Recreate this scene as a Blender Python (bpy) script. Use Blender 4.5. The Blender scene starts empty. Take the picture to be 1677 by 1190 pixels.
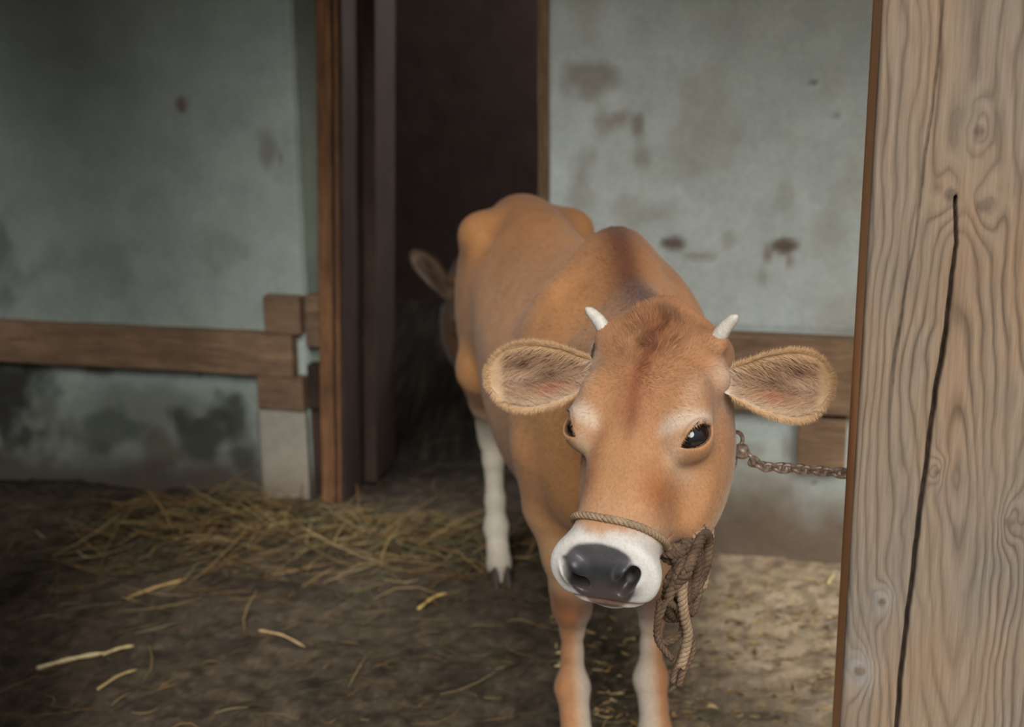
import bpy, math, random
import numpy as np
from mathutils import Vector, Matrix

RNG = np.random.default_rng(7)
random.seed(7)
SC = bpy.context.scene
COL = SC.collection

# ------------------------------------------------------------------ camera, sky, lights, exposure
PITCH, ROLL, CAM_H = math.radians(14.8), math.radians(-0.6), 1.5
cam_data = bpy.data.cameras.new('camera')
cam_data.sensor_width = 36.0
cam_data.lens = 2194.0 / 1677.0 * 36.0
cam_data.clip_start = 0.05
cam_data.dof.use_dof = True
cam_data.dof.focus_distance = 1.88
cam_data.dof.aperture_fstop = 3.4
cam = bpy.data.objects.new('camera', cam_data)
COL.objects.link(cam)
cam.matrix_world = Matrix.Translation((0, 0, CAM_H)) @ Matrix.Rotation(math.pi / 2 - PITCH, 4, 'X') @ Matrix.Rotation(ROLL, 4, 'Z')
SC.camera = cam

SC.view_settings.view_transform = 'Standard'
SC.view_settings.look = 'None'
SC.view_settings.gamma = 1.0
SC.view_settings.use_curve_mapping = False
SC.view_settings.exposure = 0.0

world = bpy.data.worlds.new('overcast_sky')
SC.world = world
world.use_nodes = True
wn, wlk = world.node_tree.nodes, world.node_tree.links
wn.clear()
w_out = wn.new('ShaderNodeOutputWorld')
w_bg = wn.new('ShaderNodeBackground')
w_tc = wn.new('ShaderNodeTexCoord')
w_sep = wn.new('ShaderNodeSeparateXYZ')
w_rmp = wn.new('ShaderNodeValToRGB')
w_rmp.color_ramp.elements[0].position = 0.0
w_rmp.color_ramp.elements[0].color = (0.30, 0.29, 0.26, 1)
w_rmp.color_ramp.elements[1].position = 0.55
w_rmp.color_ramp.elements[1].color = (0.80, 0.90, 1.0, 1)
wlk.new(w_tc.outputs['Generated'], w_sep.inputs[0])
wlk.new(w_sep.outputs['Z'], w_rmp.inputs['Fac'])
wlk.new(w_rmp.outputs['Color'], w_bg.inputs['Color'])
w_bg.inputs['Strength'].default_value = 0.62
wlk.new(w_bg.outputs[0], w_out.inputs[0])

sun_data = bpy.data.lights.new('hazy_sun', 'SUN')
sun_data.energy = 4.1
sun_data.angle = math.radians(36)
sun_data.color = (1.0, 0.955, 0.90)
sun = bpy.data.objects.new('hazy_sun', sun_data)
COL.objects.link(sun)
SUN_AZ, SUN_EL = math.radians(1), math.radians(38)      # azimuth to the right of straight behind the camera
sdir = Vector((-math.sin(SUN_AZ) * math.cos(SUN_EL), math.cos(SUN_AZ) * math.cos(SUN_EL), -math.sin(SUN_EL)))
sun.rotation_euler = sdir.to_track_quat('-Z', 'Y').to_euler()
sun.location = (1.5, -3, 4)

# added unseen fill lamp that lifts the darkness inside the doorway
fill_data = bpy.data.lights.new('interior_fill_light', 'POINT'); fill_data.energy = 230.0; fill_data.shadow_soft_size = 0.4; fill_data.color = (1.0, .94, .92)
fill_lamp = bpy.data.objects.new('interior_fill_light', fill_data); COL.objects.link(fill_lamp); fill_lamp.location = (1.9, 6.0, 2.3)

# ------------------------------------------------------------------ helpers
def lin(r, g, b):
    c = np.array([r, g, b], float) / 255.0
    return np.where(c <= 0.04045, c / 12.92, ((c + 0.055) / 1.055) ** 2.4)

def make_mesh(name, V, faces, cols=None, smooth=True, extra=None):
    """faces: list of integer arrays (n,3) or (n,4)"""
    me = bpy.data.meshes.new(name)
    V = np.asarray(V, np.float32)
    me.vertices.add(len(V))
    me.vertices.foreach_set('co', V.ravel())
    loops, tot = [], []
    for F in faces:
        F = np.asarray(F, np.int32)
        if len(F) == 0: continue
        loops.append(F.ravel()); tot.append(np.full(len(F), F.shape[1], np.int32))
    loops = np.concatenate(loops); tot = np.concatenate(tot)
    me.loops.add(len(loops)); me.loops.foreach_set('vertex_index', loops)
    me.polygons.add(len(tot))
    start = np.concatenate([[0], np.cumsum(tot)[:-1]]).astype(np.int32)
    me.polygons.foreach_set('loop_start', start)
    me.polygons.foreach_set('loop_total', tot)
    me.polygons.foreach_set('use_smooth', np.full(len(tot), smooth))
    me.update(calc_edges=True)
    if cols is not None:
        ca = me.color_attributes.new('Col', 'FLOAT_COLOR', 'POINT')
        c4 = np.ones((len(V), 4), np.float32); c4[:, :3] = cols
        ca.data.foreach_set('color', c4.ravel())
    for k, a in (extra or {}).items():
        at = me.attributes.new(k, 'FLOAT', 'POINT')
        at.data.foreach_set('value', np.asarray(a, np.float32))
    return me

def link(name, me, mat=None, parent=None, mw=None):
    o = bpy.data.objects.new(name, me)
    COL.objects.link(o)
    if mat is not None: me.materials.append(mat)
    if mw is not None: o.matrix_world = mw
    if parent is not None: o.parent = parent
    return o

def tag(o, label=None, cat=None, group=None, kind=None):
    if label: o['label'] = label
    if cat: o['category'] = cat
    if group: o['group'] = group
    if kind: o['kind'] = kind
    return o

def empty(name, loc, rz=0.0):
    o = bpy.data.objects.new(name, None)
    COL.objects.link(o); o.location = loc; o.rotation_euler = (0, 0, rz)
    o.empty_display_size = 0.1
    return o

def smoothstep(a, b, x):
    t = np.clip((x - a) / (b - a), 0, 1)
    return t * t * (3 - 2 * t)

# value noise on numpy arrays
_perm = RNG.permutation(4096)
def _h(ix, iy, iz):
    return _perm[(ix * 73856093 ^ iy * 19349663 ^ iz * 83492791) & 4095] / 4095.0
def vnoise(P, scale, seed=0):
    Q = np.asarray(P, float) * scale + seed * 17.31
    if Q.shape[1] == 2: Q = np.column_stack([Q, np.zeros(len(Q))])
    I = np.floor(Q).astype(np.int64); Fr = Q - I; W = Fr * Fr * (3 - 2 * Fr)
    out = 0
    for dx in (0, 1):
        for dy in (0, 1):
            for dz in (0, 1):
                w = (W[:, 0] if dx else 1 - W[:, 0]) * (W[:, 1] if dy else 1 - W[:, 1]) * (W[:, 2] if dz else 1 - W[:, 2])
                out = out + w * _h(I[:, 0] + dx, I[:, 1] + dy, I[:, 2] + dz)
    return out
def fbm(P, scale, seed=0, octv=4):
    s, a, tot = 0, 1.0, 0
    for k in range(octv):
        s = s + a * vnoise(P, scale * 2 ** k, seed + k); tot += a; a *= 0.5
    return s / tot

class NT:
    def __init__(self, name):
        self.m = bpy.data.materials.new(name); self.m.use_nodes = True
        self.n = self.m.node_tree.nodes; self.l = self.m.node_tree.links
        self.b = self.n['Principled BSDF']
    def node(self, t, **kw):
        x = self.n.new(t)
        for k, v in kw.items(): setattr(x, k, v)
        return x
    def noise(self, scale, detail=4, rough=0.6, vec=None, dist=0.0):
        x = self.n.new('ShaderNodeTexNoise')
        x.inputs['Scale'].default_value = scale; x.inputs['Detail'].default_value = detail
        x.inputs['Roughness'].default_value = rough; x.inputs['Distortion'].default_value = dist
        if vec is not None: self.l.new(vec, x.inputs['Vector'])
        return x.outputs['Fac']
    def coords(self, sx=1, sy=1, sz=1):
        t = self.n.new('ShaderNodeTexCoord'); mp = self.n.new('ShaderNodeMapping')
        mp.inputs['Scale'].default_value = (sx, sy, sz)
        self.l.new(t.outputs['Object'], mp.inputs['Vector'])
        return mp.outputs[0]
    def ramp(self, fac, stops):
        r = self.n.new('ShaderNodeValToRGB'); e = r.color_ramp.elements
        while len(e) < len(stops): e.new(0.5)
        for i, (p, c) in enumerate(stops):
            e[i].position = p
            e[i].color = (*c, 1) if hasattr(c, '__len__') else (c, c, c, 1)
        self.l.new(fac, r.inputs['Fac']); return r.outputs['Color']
    def mix(self, fac, a, b, mode='MIX'):
        x = self.n.new('ShaderNodeMix'); x.data_type = 'RGBA'; x.blend_type = mode
        for s, v in ((0, fac), (6, a), (7, b)):
            if isinstance(v, (int, float)): x.inputs[s].default_value = v
            elif isinstance(v, (tuple, list, np.ndarray)): x.inputs[s].default_value = (*v, 1)
            else: self.l.new(v, x.inputs[s])
        return x.outputs[2]
    def attr(self, name):
        x = self.n.new('ShaderNodeAttribute'); x.attribute_name = name
        return x
    def base(self, c, rough=0.8, spec=0.3):
        if isinstance(c, (tuple, list, np.ndarray)): self.b.inputs['Base Color'].default_value = (*c, 1)
        else: self.l.new(c, self.b.inputs['Base Color'])
        self.b.inputs['Roughness'].default_value = rough
        self.b.inputs['Specular IOR Level'].default_value = spec
    def bump(self, h, strength=0.3, dist=0.01):
        x = self.n.new('ShaderNodeBump'); x.inputs['Strength'].default_value = strength
        x.inputs['Distance'].default_value = dist
        self.l.new(h, x.inputs['Height']); self.l.new(x.outputs[0], self.b.inputs['Normal'])

def box_mesh(name, x0, x1, y0, y1, z0, z1, bev=0.004, jitter=0.0, seg=0.12):
    """bevelled, slightly uneven box cut into segments along its longest side"""
    import bmesh
    bm = bmesh.new()
    bmesh.ops.create_cube(bm, size=1.0)
    for v in bm.verts:
        v.co = ((x0 + x1) / 2 + v.co.x * (x1 - x0), (y0 + y1) / 2 + v.co.y * (y1 - y0), (z0 + z1) / 2 + v.co.z * (z1 - z0))
    if jitter > 0:
        for ax, L in ((0, x1 - x0), (2, z1 - z0)):
            n = int(L / seg)
            for k in range(1, n):
                co = [0, 0, 0]; co[ax] = ((x0, y0, z0)[ax]) + L * k / n
                no = [0, 0, 0]; no[ax] = 1
                bmesh.ops.bisect_plane(bm, geom=bm.verts[:] + bm.edges[:] + bm.faces[:], plane_co=co, plane_no=no)
    if bev > 0:
        es = [e for e in bm.edges if len(e.link_faces) == 2 and e.calc_face_angle(0) > 1.0]
        bmesh.ops.bevel(bm, geom=es, offset=bev, segments=2, profile=0.6, affect='EDGES')
    if jitter > 0:
        co = np.array([v.co for v in bm.verts])
        for k, v in enumerate(bm.verts):
            pass
        j = np.column_stack([fbm(co, 5, s, 3) - 0.5 for s in (1, 5, 9)]) * 2 * jitter
        for v, d in zip(bm.verts, j): v.co += Vector(d)
    me = bpy.data.meshes.new(name); bm.to_mesh(me); bm.free()
    return me

def tube(path, rad, nseg=10, closed=False):
    """verts, quads of a tube along path (n,3); rad scalar or (n,)"""
    P = np.asarray(path, float); n = len(P)
    T = np.gradient(P, axis=0) if not closed else np.roll(P, -1, 0) - np.roll(P, 1, 0)
    T /= np.linalg.norm(T, axis=1)[:, None] + 1e-12
    N = np.zeros_like(P)
    ref = np.array([0, 0, 1.0]) if abs(T[0, 2]) < 0.9 else np.array([1.0, 0, 0])
    v = np.cross(T[0], ref); v /= np.linalg.norm(v); N[0] = v
    for i in range(1, n):
        v = N[i - 1] - T[i] * (N[i - 1] @ T[i]); N[i] = v / (np.linalg.norm(v) + 1e-12)
    B = np.cross(T, N)
    R = np.broadcast_to(rad, (n,)).astype(float)
    a = np.linspace(0, 2 * np.pi, nseg, endpoint=False)
    V = P[:, None] + R[:, None, None] * (np.cos(a)[None, :, None] * N[:, None] + np.sin(a)[None, :, None] * B[:, None])
    V = V.reshape(-1, 3)
    F = []
    m = n if closed else n - 1
    for i in range(m):
        j = (i + 1) % n
        for k in range(nseg):
            k2 = (k + 1) % nseg
            F.append((i * nseg + k, i * nseg + k2, j * nseg + k2, j * nseg + k))
    F = np.array(F)
    caps = []
    if not closed:
        c0, c1 = len(V), len(V) + 1
        V = np.vstack([V, P[0], P[-1]])
        for k in range(nseg):
            k2 = (k + 1) % nseg
            caps.append((c0, k2, k)); caps.append((c1, (n - 1) * nseg + k, (n - 1) * nseg + k2))
    return V, F, np.array(caps, int).reshape(-1, 3)

def merge(parts):
    Vs, Q, T, off = [], [], [], 0
    for V, q, t in parts:
        Vs.append(V)
        if len(q): Q.append(np.asarray(q) + off)
        if len(t): T.append(np.asarray(t) + off)
        off += len(V)
    return np.vstack(Vs), (np.vstack(Q) if Q else np.zeros((0, 4), int)), (np.vstack(T) if T else np.zeros((0, 3), int))

def spline(pts, n, closed=False):
    """Catmull-Rom resample"""
    P = np.asarray(pts, float); m = len(P)
    if closed: Pe = np.vstack([P[-1], P, P[0], P[1]]); segs = m
    else: Pe = np.vstack([2 * P[0] - P[1], P, 2 * P[-1] - P[-2]]); segs = m - 1
    u = np.linspace(0, segs, n, endpoint=not closed); i = np.minimum(u.astype(int), segs - 1); t = (u - i)[:, None]
    p0, p1, p2, p3 = Pe[i], Pe[i + 1], Pe[i + 2], Pe[i + 3]
    return 0.5 * ((2 * p1) + (-p0 + p2) * t + (2 * p0 - 5 * p1 + 4 * p2 - p3) * t ** 2 + (-p0 + 3 * p1 - 3 * p2 + p3) * t ** 3)

def rope(path, r, pitch=0.03, closed=False, nseg=8):
    """three strands twisted round the path"""
    P = np.asarray(path, float)
    L = np.concatenate([[0], np.cumsum(np.linalg.norm(np.diff(P, axis=0), axis=1))])
    n = max(int(L[-1] / pitch * 9), 12)
    s = np.linspace(0, L[-1], n)
    C = np.column_stack([np.interp(s, L, P[:, k]) for k in range(3)])
    T = np.gradient(C, axis=0); T /= np.linalg.norm(T, axis=1)[:, None] + 1e-12
    N = np.zeros_like(C); v = np.cross(T[0], [0.3, 0.5, 0.8]); N[0] = v / np.linalg.norm(v)
    for i in range(1, n):
        v = N[i - 1] - T[i] * (N[i - 1] @ T[i]); N[i] = v / (np.linalg.norm(v) + 1e-12)
    B = np.cross(T, N); out = []
    for k in range(3):
        ph = 2 * np.pi * (s / pitch + k / 3)
        out.append(tube(C + r * 0.52 * (np.cos(ph)[:, None] * N + np.sin(ph)[:, None] * B), r * 0.6, nseg))
    return merge(out)

# ------------------------------------------------------------------ place: frames of the building
YAW = math.radians(-13.2)
WDIR = np.array([math.cos(YAW), math.sin(YAW), 0.0])
WNRM = np.array([-math.sin(YAW), math.cos(YAW), 0.0])     # into the wall
LO = np.array([-0.70, 4.03, 0.0])
RO = np.array([0.80, 3.50, 0.0])
def frame_mat(o):
    return Matrix.Translation(o) @ Matrix.Rotation(YAW, 4, 'Z')
ML, MR = frame_mat(LO), frame_mat(RO)

# ------------------------------------------------------------------ materials
def blobs(X, Z, spec, col):
    """apply soft irregular stains or painted shade; spec = (x, z, rx, rz, strength, colour)"""
    P = np.column_stack([X, Z])
    for i, (x, z, rx, rz, st, c) in enumerate(spec):
        wob = (fbm(P, 14, 30 + i, 3) - 0.5) * 1.5
        d = np.sqrt(((X - x) / rx) ** 2 + ((Z - z) / rz) ** 2) + wob
        m = (1 - smoothstep(0.35, 1.15, d)) * st
        col[:] = col * (1 - m[:, None]) + np.asarray(c) * m[:, None]

def mat_wall():
    t = NT('weathered_painted_plaster')
    c = t.attr('Col').outputs['Color']
    co = t.coords()
    n1 = t.noise(7, 6, 0.65, co); n2 = t.noise(60, 3, 0.6, co)
    c = t.mix(1.0, c, t.ramp(n1, [(0.3, 0.86), (0.7, 1.12)]), 'MULTIPLY')
    c = t.mix(1.0, c, t.ramp(n2, [(0.3, 0.93), (0.7, 1.06)]), 'MULTIPLY')
    t.base(c, 0.75, 0.25); t.bump(n2, 0.25, 0.004)
    return t.m
M_WALL = mat_wall()

def mat_wood(name, c0, c1, ax='x', scale=1.0, rough=0.8, dirt=None):
    t = NT(name)
    s = {'x': (1.2, 9, 9), 'z': (9, 9, 1.2)}[ax]
    co = t.coords(*[k * scale for k in s])
    n = t.noise(3.0, 6, 0.7, co, 0.6); n2 = t.noise(14, 4, 0.6, co); n3 = t.noise(1.0, 4, 0.6, t.coords(4, 4, 4))
    c = t.ramp(n, [(0.3, c0), (0.7, c1)])
    c = t.mix(1.0, c, t.ramp(n2, [(0.3, 0.72), (0.65, 1.1)]), 'MULTIPLY')
    c = t.mix(1.0, c, t.ramp(n3, [(0.3, 0.65), (0.7, 1.2)]), 'MULTIPLY')
    t.base(c, rough, 0.25); t.bump(n2, 0.5, 0.006)
    return t.m
M_BEAM = mat_wood('old_brown_timber', lin(112, 90, 70), lin(152, 124, 98), 'x')
M_BEAM2 = mat_wood('weathered_tan_timber', lin(104, 84, 66), lin(142, 116, 92), 'x')
M_BEAM2Z = mat_wood('weathered_tan_frame', lin(104, 84, 62), lin(132, 108, 80), 'z')
M_JAMB = mat_wood('orange_brown_door_timber', lin(92, 66, 46), lin(140, 100, 68), 'z')
M_INNER = mat_wood('dark_stained_timber', lin(50, 40, 34), lin(66, 50, 42), 'z')

def mat_simple(name, c, rough=0.9, var=0.25, sc=6, spec=0.2, bump=0.3):
    t = NT(name); co = t.coords()
    n = t.noise(sc, 5, 0.65, co)
    t.base(t.mix(1.0, c, t.ramp(n, [(0.25, 1 - var), (0.75, 1 + var)]), 'MULTIPLY'), rough, spec)
    t.bump(n, bump, 0.02)
    return t.m
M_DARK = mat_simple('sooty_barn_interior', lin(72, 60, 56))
M_ROOF = mat_simple('weathered_roof_boards', lin(96, 84, 72))

# ------------------------------------------------------------------ walls
def wall_grid(name, label_side, M, x0, x1, z0, z1, step, base_fn, depth=0.14, y0=0.0):
    nx, nz = int((x1 - x0) / step) + 1, int((z1 - z0) / step) + 1
    xs, zs = np.linspace(x0, x1, nx), np.linspace(z0, z1, nz)
    X, Z = np.meshgrid(xs, zs, indexing='ij'); X, Z = X.ravel(), Z.ravel()
    col = base_fn(X, Z)
    dy = (fbm(np.column_stack([X, Z]), 2.2, 3, 4) - 0.5) * 0.02 + (fbm(np.column_stack([X, Z]), 12, 8, 3) - 0.5) * 0.006
    edge = (X <= x0 + 1e-6) | (X >= x1 - 1e-6)
    Vf = np.column_stack([X, y0 + np.where(edge, 0.004, dy), Z]); Vb = np.column_stack([X, np.full_like(X, y0 + depth), Z])
    idx = np.arange(nx * nz).reshape(nx, nz); n = nx * nz
    q = np.stack([idx[:-1, :-1], idx[1:, :-1], idx[1:, 1:], idx[:-1, 1:]], -1).reshape(-1, 4)
    qb = q[:, ::-1] + n
    rim = np.concatenate([idx[:, 0], idx[-1, 1:], idx[-2::-1, -1], idx[0, -2:0:-1]])
    r2 = np.roll(rim, -1)
    qs = np.stack([r2, rim, rim + n, r2 + n], -1)
    me = make_mesh(name, np.vstack([Vf, Vb]), [q, qb, qs], np.vstack([col, col]))
    o = link(name, me, M_WALL, mw=M); tag(o, kind='structure')
    return o

def paint_right(X, Z):
    P = np.column_stack([X, Z]); n = len(X)
    col = np.tile(lin(178, 188, 184), (n, 1))
    g = fbm(P, 2.5, 11, 4)[:, None]
    col = col * (0.88 + 0.24 * g)
    pat = smoothstep(0.50, 0.68, fbm(P * [1, 0.7], 5.5, 21, 5))[:, None] * 0.30
    col = col * (1 - pat) + lin(150, 134, 112) * pat
    br = lin(112, 88, 66)
    blobs(X, Z, [(-.60, 1.33, .06, .05, .55, br), (-.52, 1.22, .05, .03, .55, br), (-.47, 1.20, .025, .05, .65, br), (-.57, 1.21, .03, .05, .4, br),
                 (-.46, 1.11, .03, .03, .4, br), (-.09, .885, .055, .024, .9, lin(90, 68, 50)), (-.12, .86, .02, .03, .6, br), (-.06, .845, .012, .03, .6, br),
                 (-.375, .885, .035, .022, .85, lin(84, 62, 48)), (-.30, .85, .04, .016, .5, br), (-.22, .90, .02, .03, .35, br), (-.13, .80, .015, .04, .4, br),
                 (-.45, .97, .12, .05, .25, br), (-.08, 1.02, .03, .06, .25, br), (-.02, 1.31, .008, .008, .8, lin(60, 58, 54)), (.04, 1.23, .012, .015, .6, lin(70, 66, 60)),
                 (-.62, 1.05, .05, .09, .35, br), (-.66, 1.30, .025, .06, .3, br), (-.16, .30, .05, .04, .35, br), (.03, .23, .01, .008, .7, lin(60, 55, 48)), (-.05, .33, .012, .05, .4, br)], col)
    col *= (1 - 0.35 * np.exp(-((Z - .656) / .006) ** 2))[:, None]                       # tar line above the beam
    m = (1 - smoothstep(.10, .30, Z + (fbm(P, 6, 50, 4) - .5) * .18))[:, None] * 0.9     # mud splashed up from the floor
    return col * (1 - m) + lin(104, 86, 68) * m

def paint_left(X, Z):
    P = np.column_stack([X, Z]); n = len(X)
    col = np.tile(lin(158, 170, 164), (n, 1))
    g = fbm(P, 2.2, 61, 4)[:, None]
    col = col * (0.82 + 0.36 * g)
    br = lin(96, 72, 46)
    blobs(X, Z, [(-.293, 1.226, .022, .03, .75, br), (-.03, 1.10, .03, .06, .45, br), (.012, 1.08, .012, .035, .6, lin(120, 84, 56)),
                 (-.30, .39, .015, .012, .7, br), (-.66, .40, .05, .05, .6, lin(80, 56, 40)), (-.2, .80, .1, .1, .18, br)], col)
    gr = lin(52, 56, 46)
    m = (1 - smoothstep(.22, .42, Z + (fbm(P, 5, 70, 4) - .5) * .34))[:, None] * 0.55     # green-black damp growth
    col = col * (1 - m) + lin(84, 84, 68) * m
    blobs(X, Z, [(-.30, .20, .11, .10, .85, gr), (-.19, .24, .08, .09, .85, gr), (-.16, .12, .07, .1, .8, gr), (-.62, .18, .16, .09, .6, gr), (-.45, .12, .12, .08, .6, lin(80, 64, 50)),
                 (-.85, .3, .05, .12, .4, gr), (-1.02, .30, .22, .26, .95, lin(44, 42, 37)), (-1.02, .75, .14, .2, .5, lin(66, 68, 62)), (-.60, .72, .22, .10, .22, lin(86, 88, 80))], col)  # far-left corner blobs put the shadow there into the plaster colour
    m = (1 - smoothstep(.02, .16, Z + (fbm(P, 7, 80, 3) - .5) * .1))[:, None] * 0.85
    return col * (1 - m) + lin(64, 52, 42) * m

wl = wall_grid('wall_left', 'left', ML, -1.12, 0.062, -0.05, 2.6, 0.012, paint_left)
wr = wall_grid('wall_right', 'right', MR, -0.715, 1.6, -0.05, 2.6, 0.012, paint_right)
# pier of plaster that stands forward of the left wall
def paint_pier(X, Z):
    col = np.tile(lin(150, 146, 134), (len(X), 1)) * (0.85 + 0.3 * fbm(np.column_stack([X, Z]), 8, 90, 4)[:, None])
    m = (1 - smoothstep(.0, .2, Z))[:, None] * 0.55
    return col * (1 - m) + lin(120, 100, 82) * m
wall_grid('trim_1', '', ML, -0.098, 0.060, -0.05, 0.302, 0.012, paint_pier, depth=0.03, y0=-0.028)
# recess strip beside the door frame
def paint_recess(X, Z): return np.tile(lin(112, 118, 106), (len(X), 1)) * (0.8 + 0.4 * fbm(np.column_stack([X, Z]), 5, 95, 4)[:, None])
wall_grid('trim_2', '', ML, 0.058, 0.150, -0.05, 2.6, 0.012, paint_recess, depth=0.1, y0=0.045)

def struct_box(name, M, dims, mat, bev=0.004, jit=0.0):
    o = link(name, box_mesh(name, *dims, bev=bev, jitter=jit), mat, mw=M); tag(o, kind='structure'); return o
def shear(o, k=.036):
    for v in o.data.vertices: v.co.x += k * v.co.z
    return o
def timber(name, M, dims, mat, label, cat, group=None, jit=0.004):
    o = link(name, box_mesh(name, *dims, bev=0.005, jitter=jit, seg=0.06), mat, mw=M)
    tag(o, label, cat, group); return o

# timbers on the left wall (local x along the wall, y depth, z up)
timber('wall_beam', ML, (-1.10, 0.038, -0.045, 0.01, .41, .543), M_BEAM, 'long brown horizontal beam on the left wall, running into the dark corner', 'beam')
timber('wood_block', ML, (-0.055, 0.066, -0.034, 0.01, .545, .662), M_BEAM2, 'weathered tan wood block sitting above the right end of the left wall beam', 'block')
timber('wood_block', ML, (-0.085, 0.066, -0.040, 0.01, .303, .408), M_BEAM2, 'weathered tan wood block below the left wall beam, on top of the pale plaster pier', 'block')
timber('wood_block', ML, (0.066, 0.112, 0.0, 0.05, .30, .44), M_INNER, 'small dark wood wedge in the recess beside the orange door jamb', 'block')
timber('wood_block', ML, (0.068, 0.116, 0.0, 0.048, .50, .662), M_BEAM2, 'brown wood block in the recess, upper one beside the orange door jamb', 'block')
# door frame
shear(struct_box('trim_3', ML, (0.104, 0.148, -0.03, 0.10, -.05, 2.6), M_JAMB, .006, .003))
shear(struct_box('trim_4', ML, (0.144, 0.178, -0.012, 0.16, -.05, 2.6), M_INNER, .004, .002))
shear(struct_box('trim_5', ML, (0.156, 0.167, -0.022, 0.0, -.05, 2.6), M_JAMB, .003, .002))
struct_box('trim_6', ML, (0.062, 0.106, 0.02, 0.05, -.05, .30), M_INNER, .004, .002)
struct_box('trim_7', MR, (-0.742, -0.712, -0.012, 0.14, -.05, 2.6), M_BEAM2Z, .005, .003)
# timbers on the right wall
timber('wall_beam', MR, (-0.70, 1.4, -0.055, 0.01, .44, .648), M_BEAM, 'thick brown horizontal beam on the right wall behind the ear', 'beam')
timber('wood_block', MR, (-0.018, 0.112, -0.048, 0.01, .276, .425), M_BEAM, 'short brown end-grain wood block under the right wall beam, beside the post', 'block')
# corner, interior, roof
def wmat(o=(0, 0, 0)): return frame_mat(o)
def struct_pts(name, boxdims, mat, M=None):
    return struct_box(name, M or Matrix.Identity(4), boxdims, mat, 0.0)
# interior room behind the door
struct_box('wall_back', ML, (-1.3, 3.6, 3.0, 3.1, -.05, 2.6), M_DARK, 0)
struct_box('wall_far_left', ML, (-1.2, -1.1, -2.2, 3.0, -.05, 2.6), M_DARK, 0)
shear(struct_box('door_1', ML, (0.180, 0.220, 0.16, 0.36, 0.01, 2.45), M_INNER, .004, .002))
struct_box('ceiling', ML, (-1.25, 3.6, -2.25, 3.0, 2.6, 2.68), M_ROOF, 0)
struct_box('shade_blocker_left', frame_mat(np.array([.48533, 1.8, 0.])), (-2.3, -1.51, 0.0, .10, -.05, 2.6), M_DARK, 0)  # unseen wall added to keep light off the left wall

# ------------------------------------------------------------------ ground
def ground_h(X, Y):
    P = np.column_stack([X, Y])
    h = (fbm(P, 1.6, 101, 4) - .5) * .05 + (fbm(P, 9, 111, 4) - .5) * .028 + (fbm(P, 40, 121, 3) - .5) * .014
    fade = smoothstep(-2.3, -1.9, X) * (1 - smoothstep(1.6, 2.0, X)) * smoothstep(1.7, 2.1, Y) * (1 - smoothstep(4.4, 4.7, Y))
    return h * (.12 + .88 * fade) - 0.004
def build_ground():
    def axis(lo, hi, a, b, fine, coarse):
        return np.unique(np.round(np.concatenate([np.arange(lo, a, coarse), np.arange(a, b, fine), np.arange(b, hi + coarse, coarse)]), 5))
    xs = axis(-6, 6, -1.9, 1.6, .011, .25); ys = axis(-5, 8.5, 2.1, 4.4, .011, .25)
    X, Y = np.meshgrid(xs, ys, indexing='ij'); X, Y = X.ravel(), Y.ravel()
    Z = ground_h(X, Y)
    P = np.column_stack([X, Y])
    n1 = fbm(P, 4, 131, 5)[:, None]; n2 = fbm(P, 22, 141, 4)[:, None]
    base = lin(184, 164, 138) * (1 - n1) + lin(212, 192, 164) * n1
    base = base * (0.82 + 0.36 * n2)
    dk = smoothstep(.52, .70, fbm(P, 13, 151, 4))[:, None] * .4
    base = base * (1 - dk) + lin(60, 50, 42) * dk
    pit = smoothstep(.56, .68, fbm(P, 34, 157, 3))[:, None] * .42
    base = base * (1 - pit) + lin(84, 68, 54) * pit
    left = (1 - smoothstep(.05, .75, X + (fbm(P, 3, 155, 3) - .5) * .6))[:, None]           # trodden mud on the left, its colour darkened for shade; dry dust right
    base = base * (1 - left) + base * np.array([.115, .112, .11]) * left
    deep = smoothstep(3.9, 4.3, Y)[:, None]; base = base * (1 - deep) + lin(34, 31, 28) * deep  # floor past the doorway painted dark to stand for the shade inside
    chaff = smoothstep(.60, .74, fbm(P, 60, 161, 2))[:, None] * (.06 + .6 * smoothstep(.1, .7, X))[:, None]
    base = base * (1 - chaff) + lin(196, 170, 130) * chaff
    nx, ny = len(xs), len(ys); idx = np.arange(nx * ny).reshape(nx, ny)
    q = np.stack([idx[:-1, :-1], idx[1:, :-1], idx[1:, 1:], idx[:-1, 1:]], -1).reshape(-1, 4)
    t = NT('trodden_dirt')
    co = t.coords(); n = t.noise(90, 4, 0.7, co); nn = t.noise(14, 5, 0.7, co)
    c = t.mix(1.0, t.attr('Col').outputs['Color'], t.ramp(n, [(0.3, .75), (0.7, 1.22)]), 'MULTIPLY')
    c = t.mix(1.0, c, t.ramp(nn, [(0.3, .85), (0.7, 1.12)]), 'MULTIPLY')
    t.base(c, 0.95, 0.15); t.bump(n, 0.6, 0.006)
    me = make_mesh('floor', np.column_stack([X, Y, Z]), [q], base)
    tag(link('floor', me, t.m), kind='structure')
build_ground()

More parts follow.
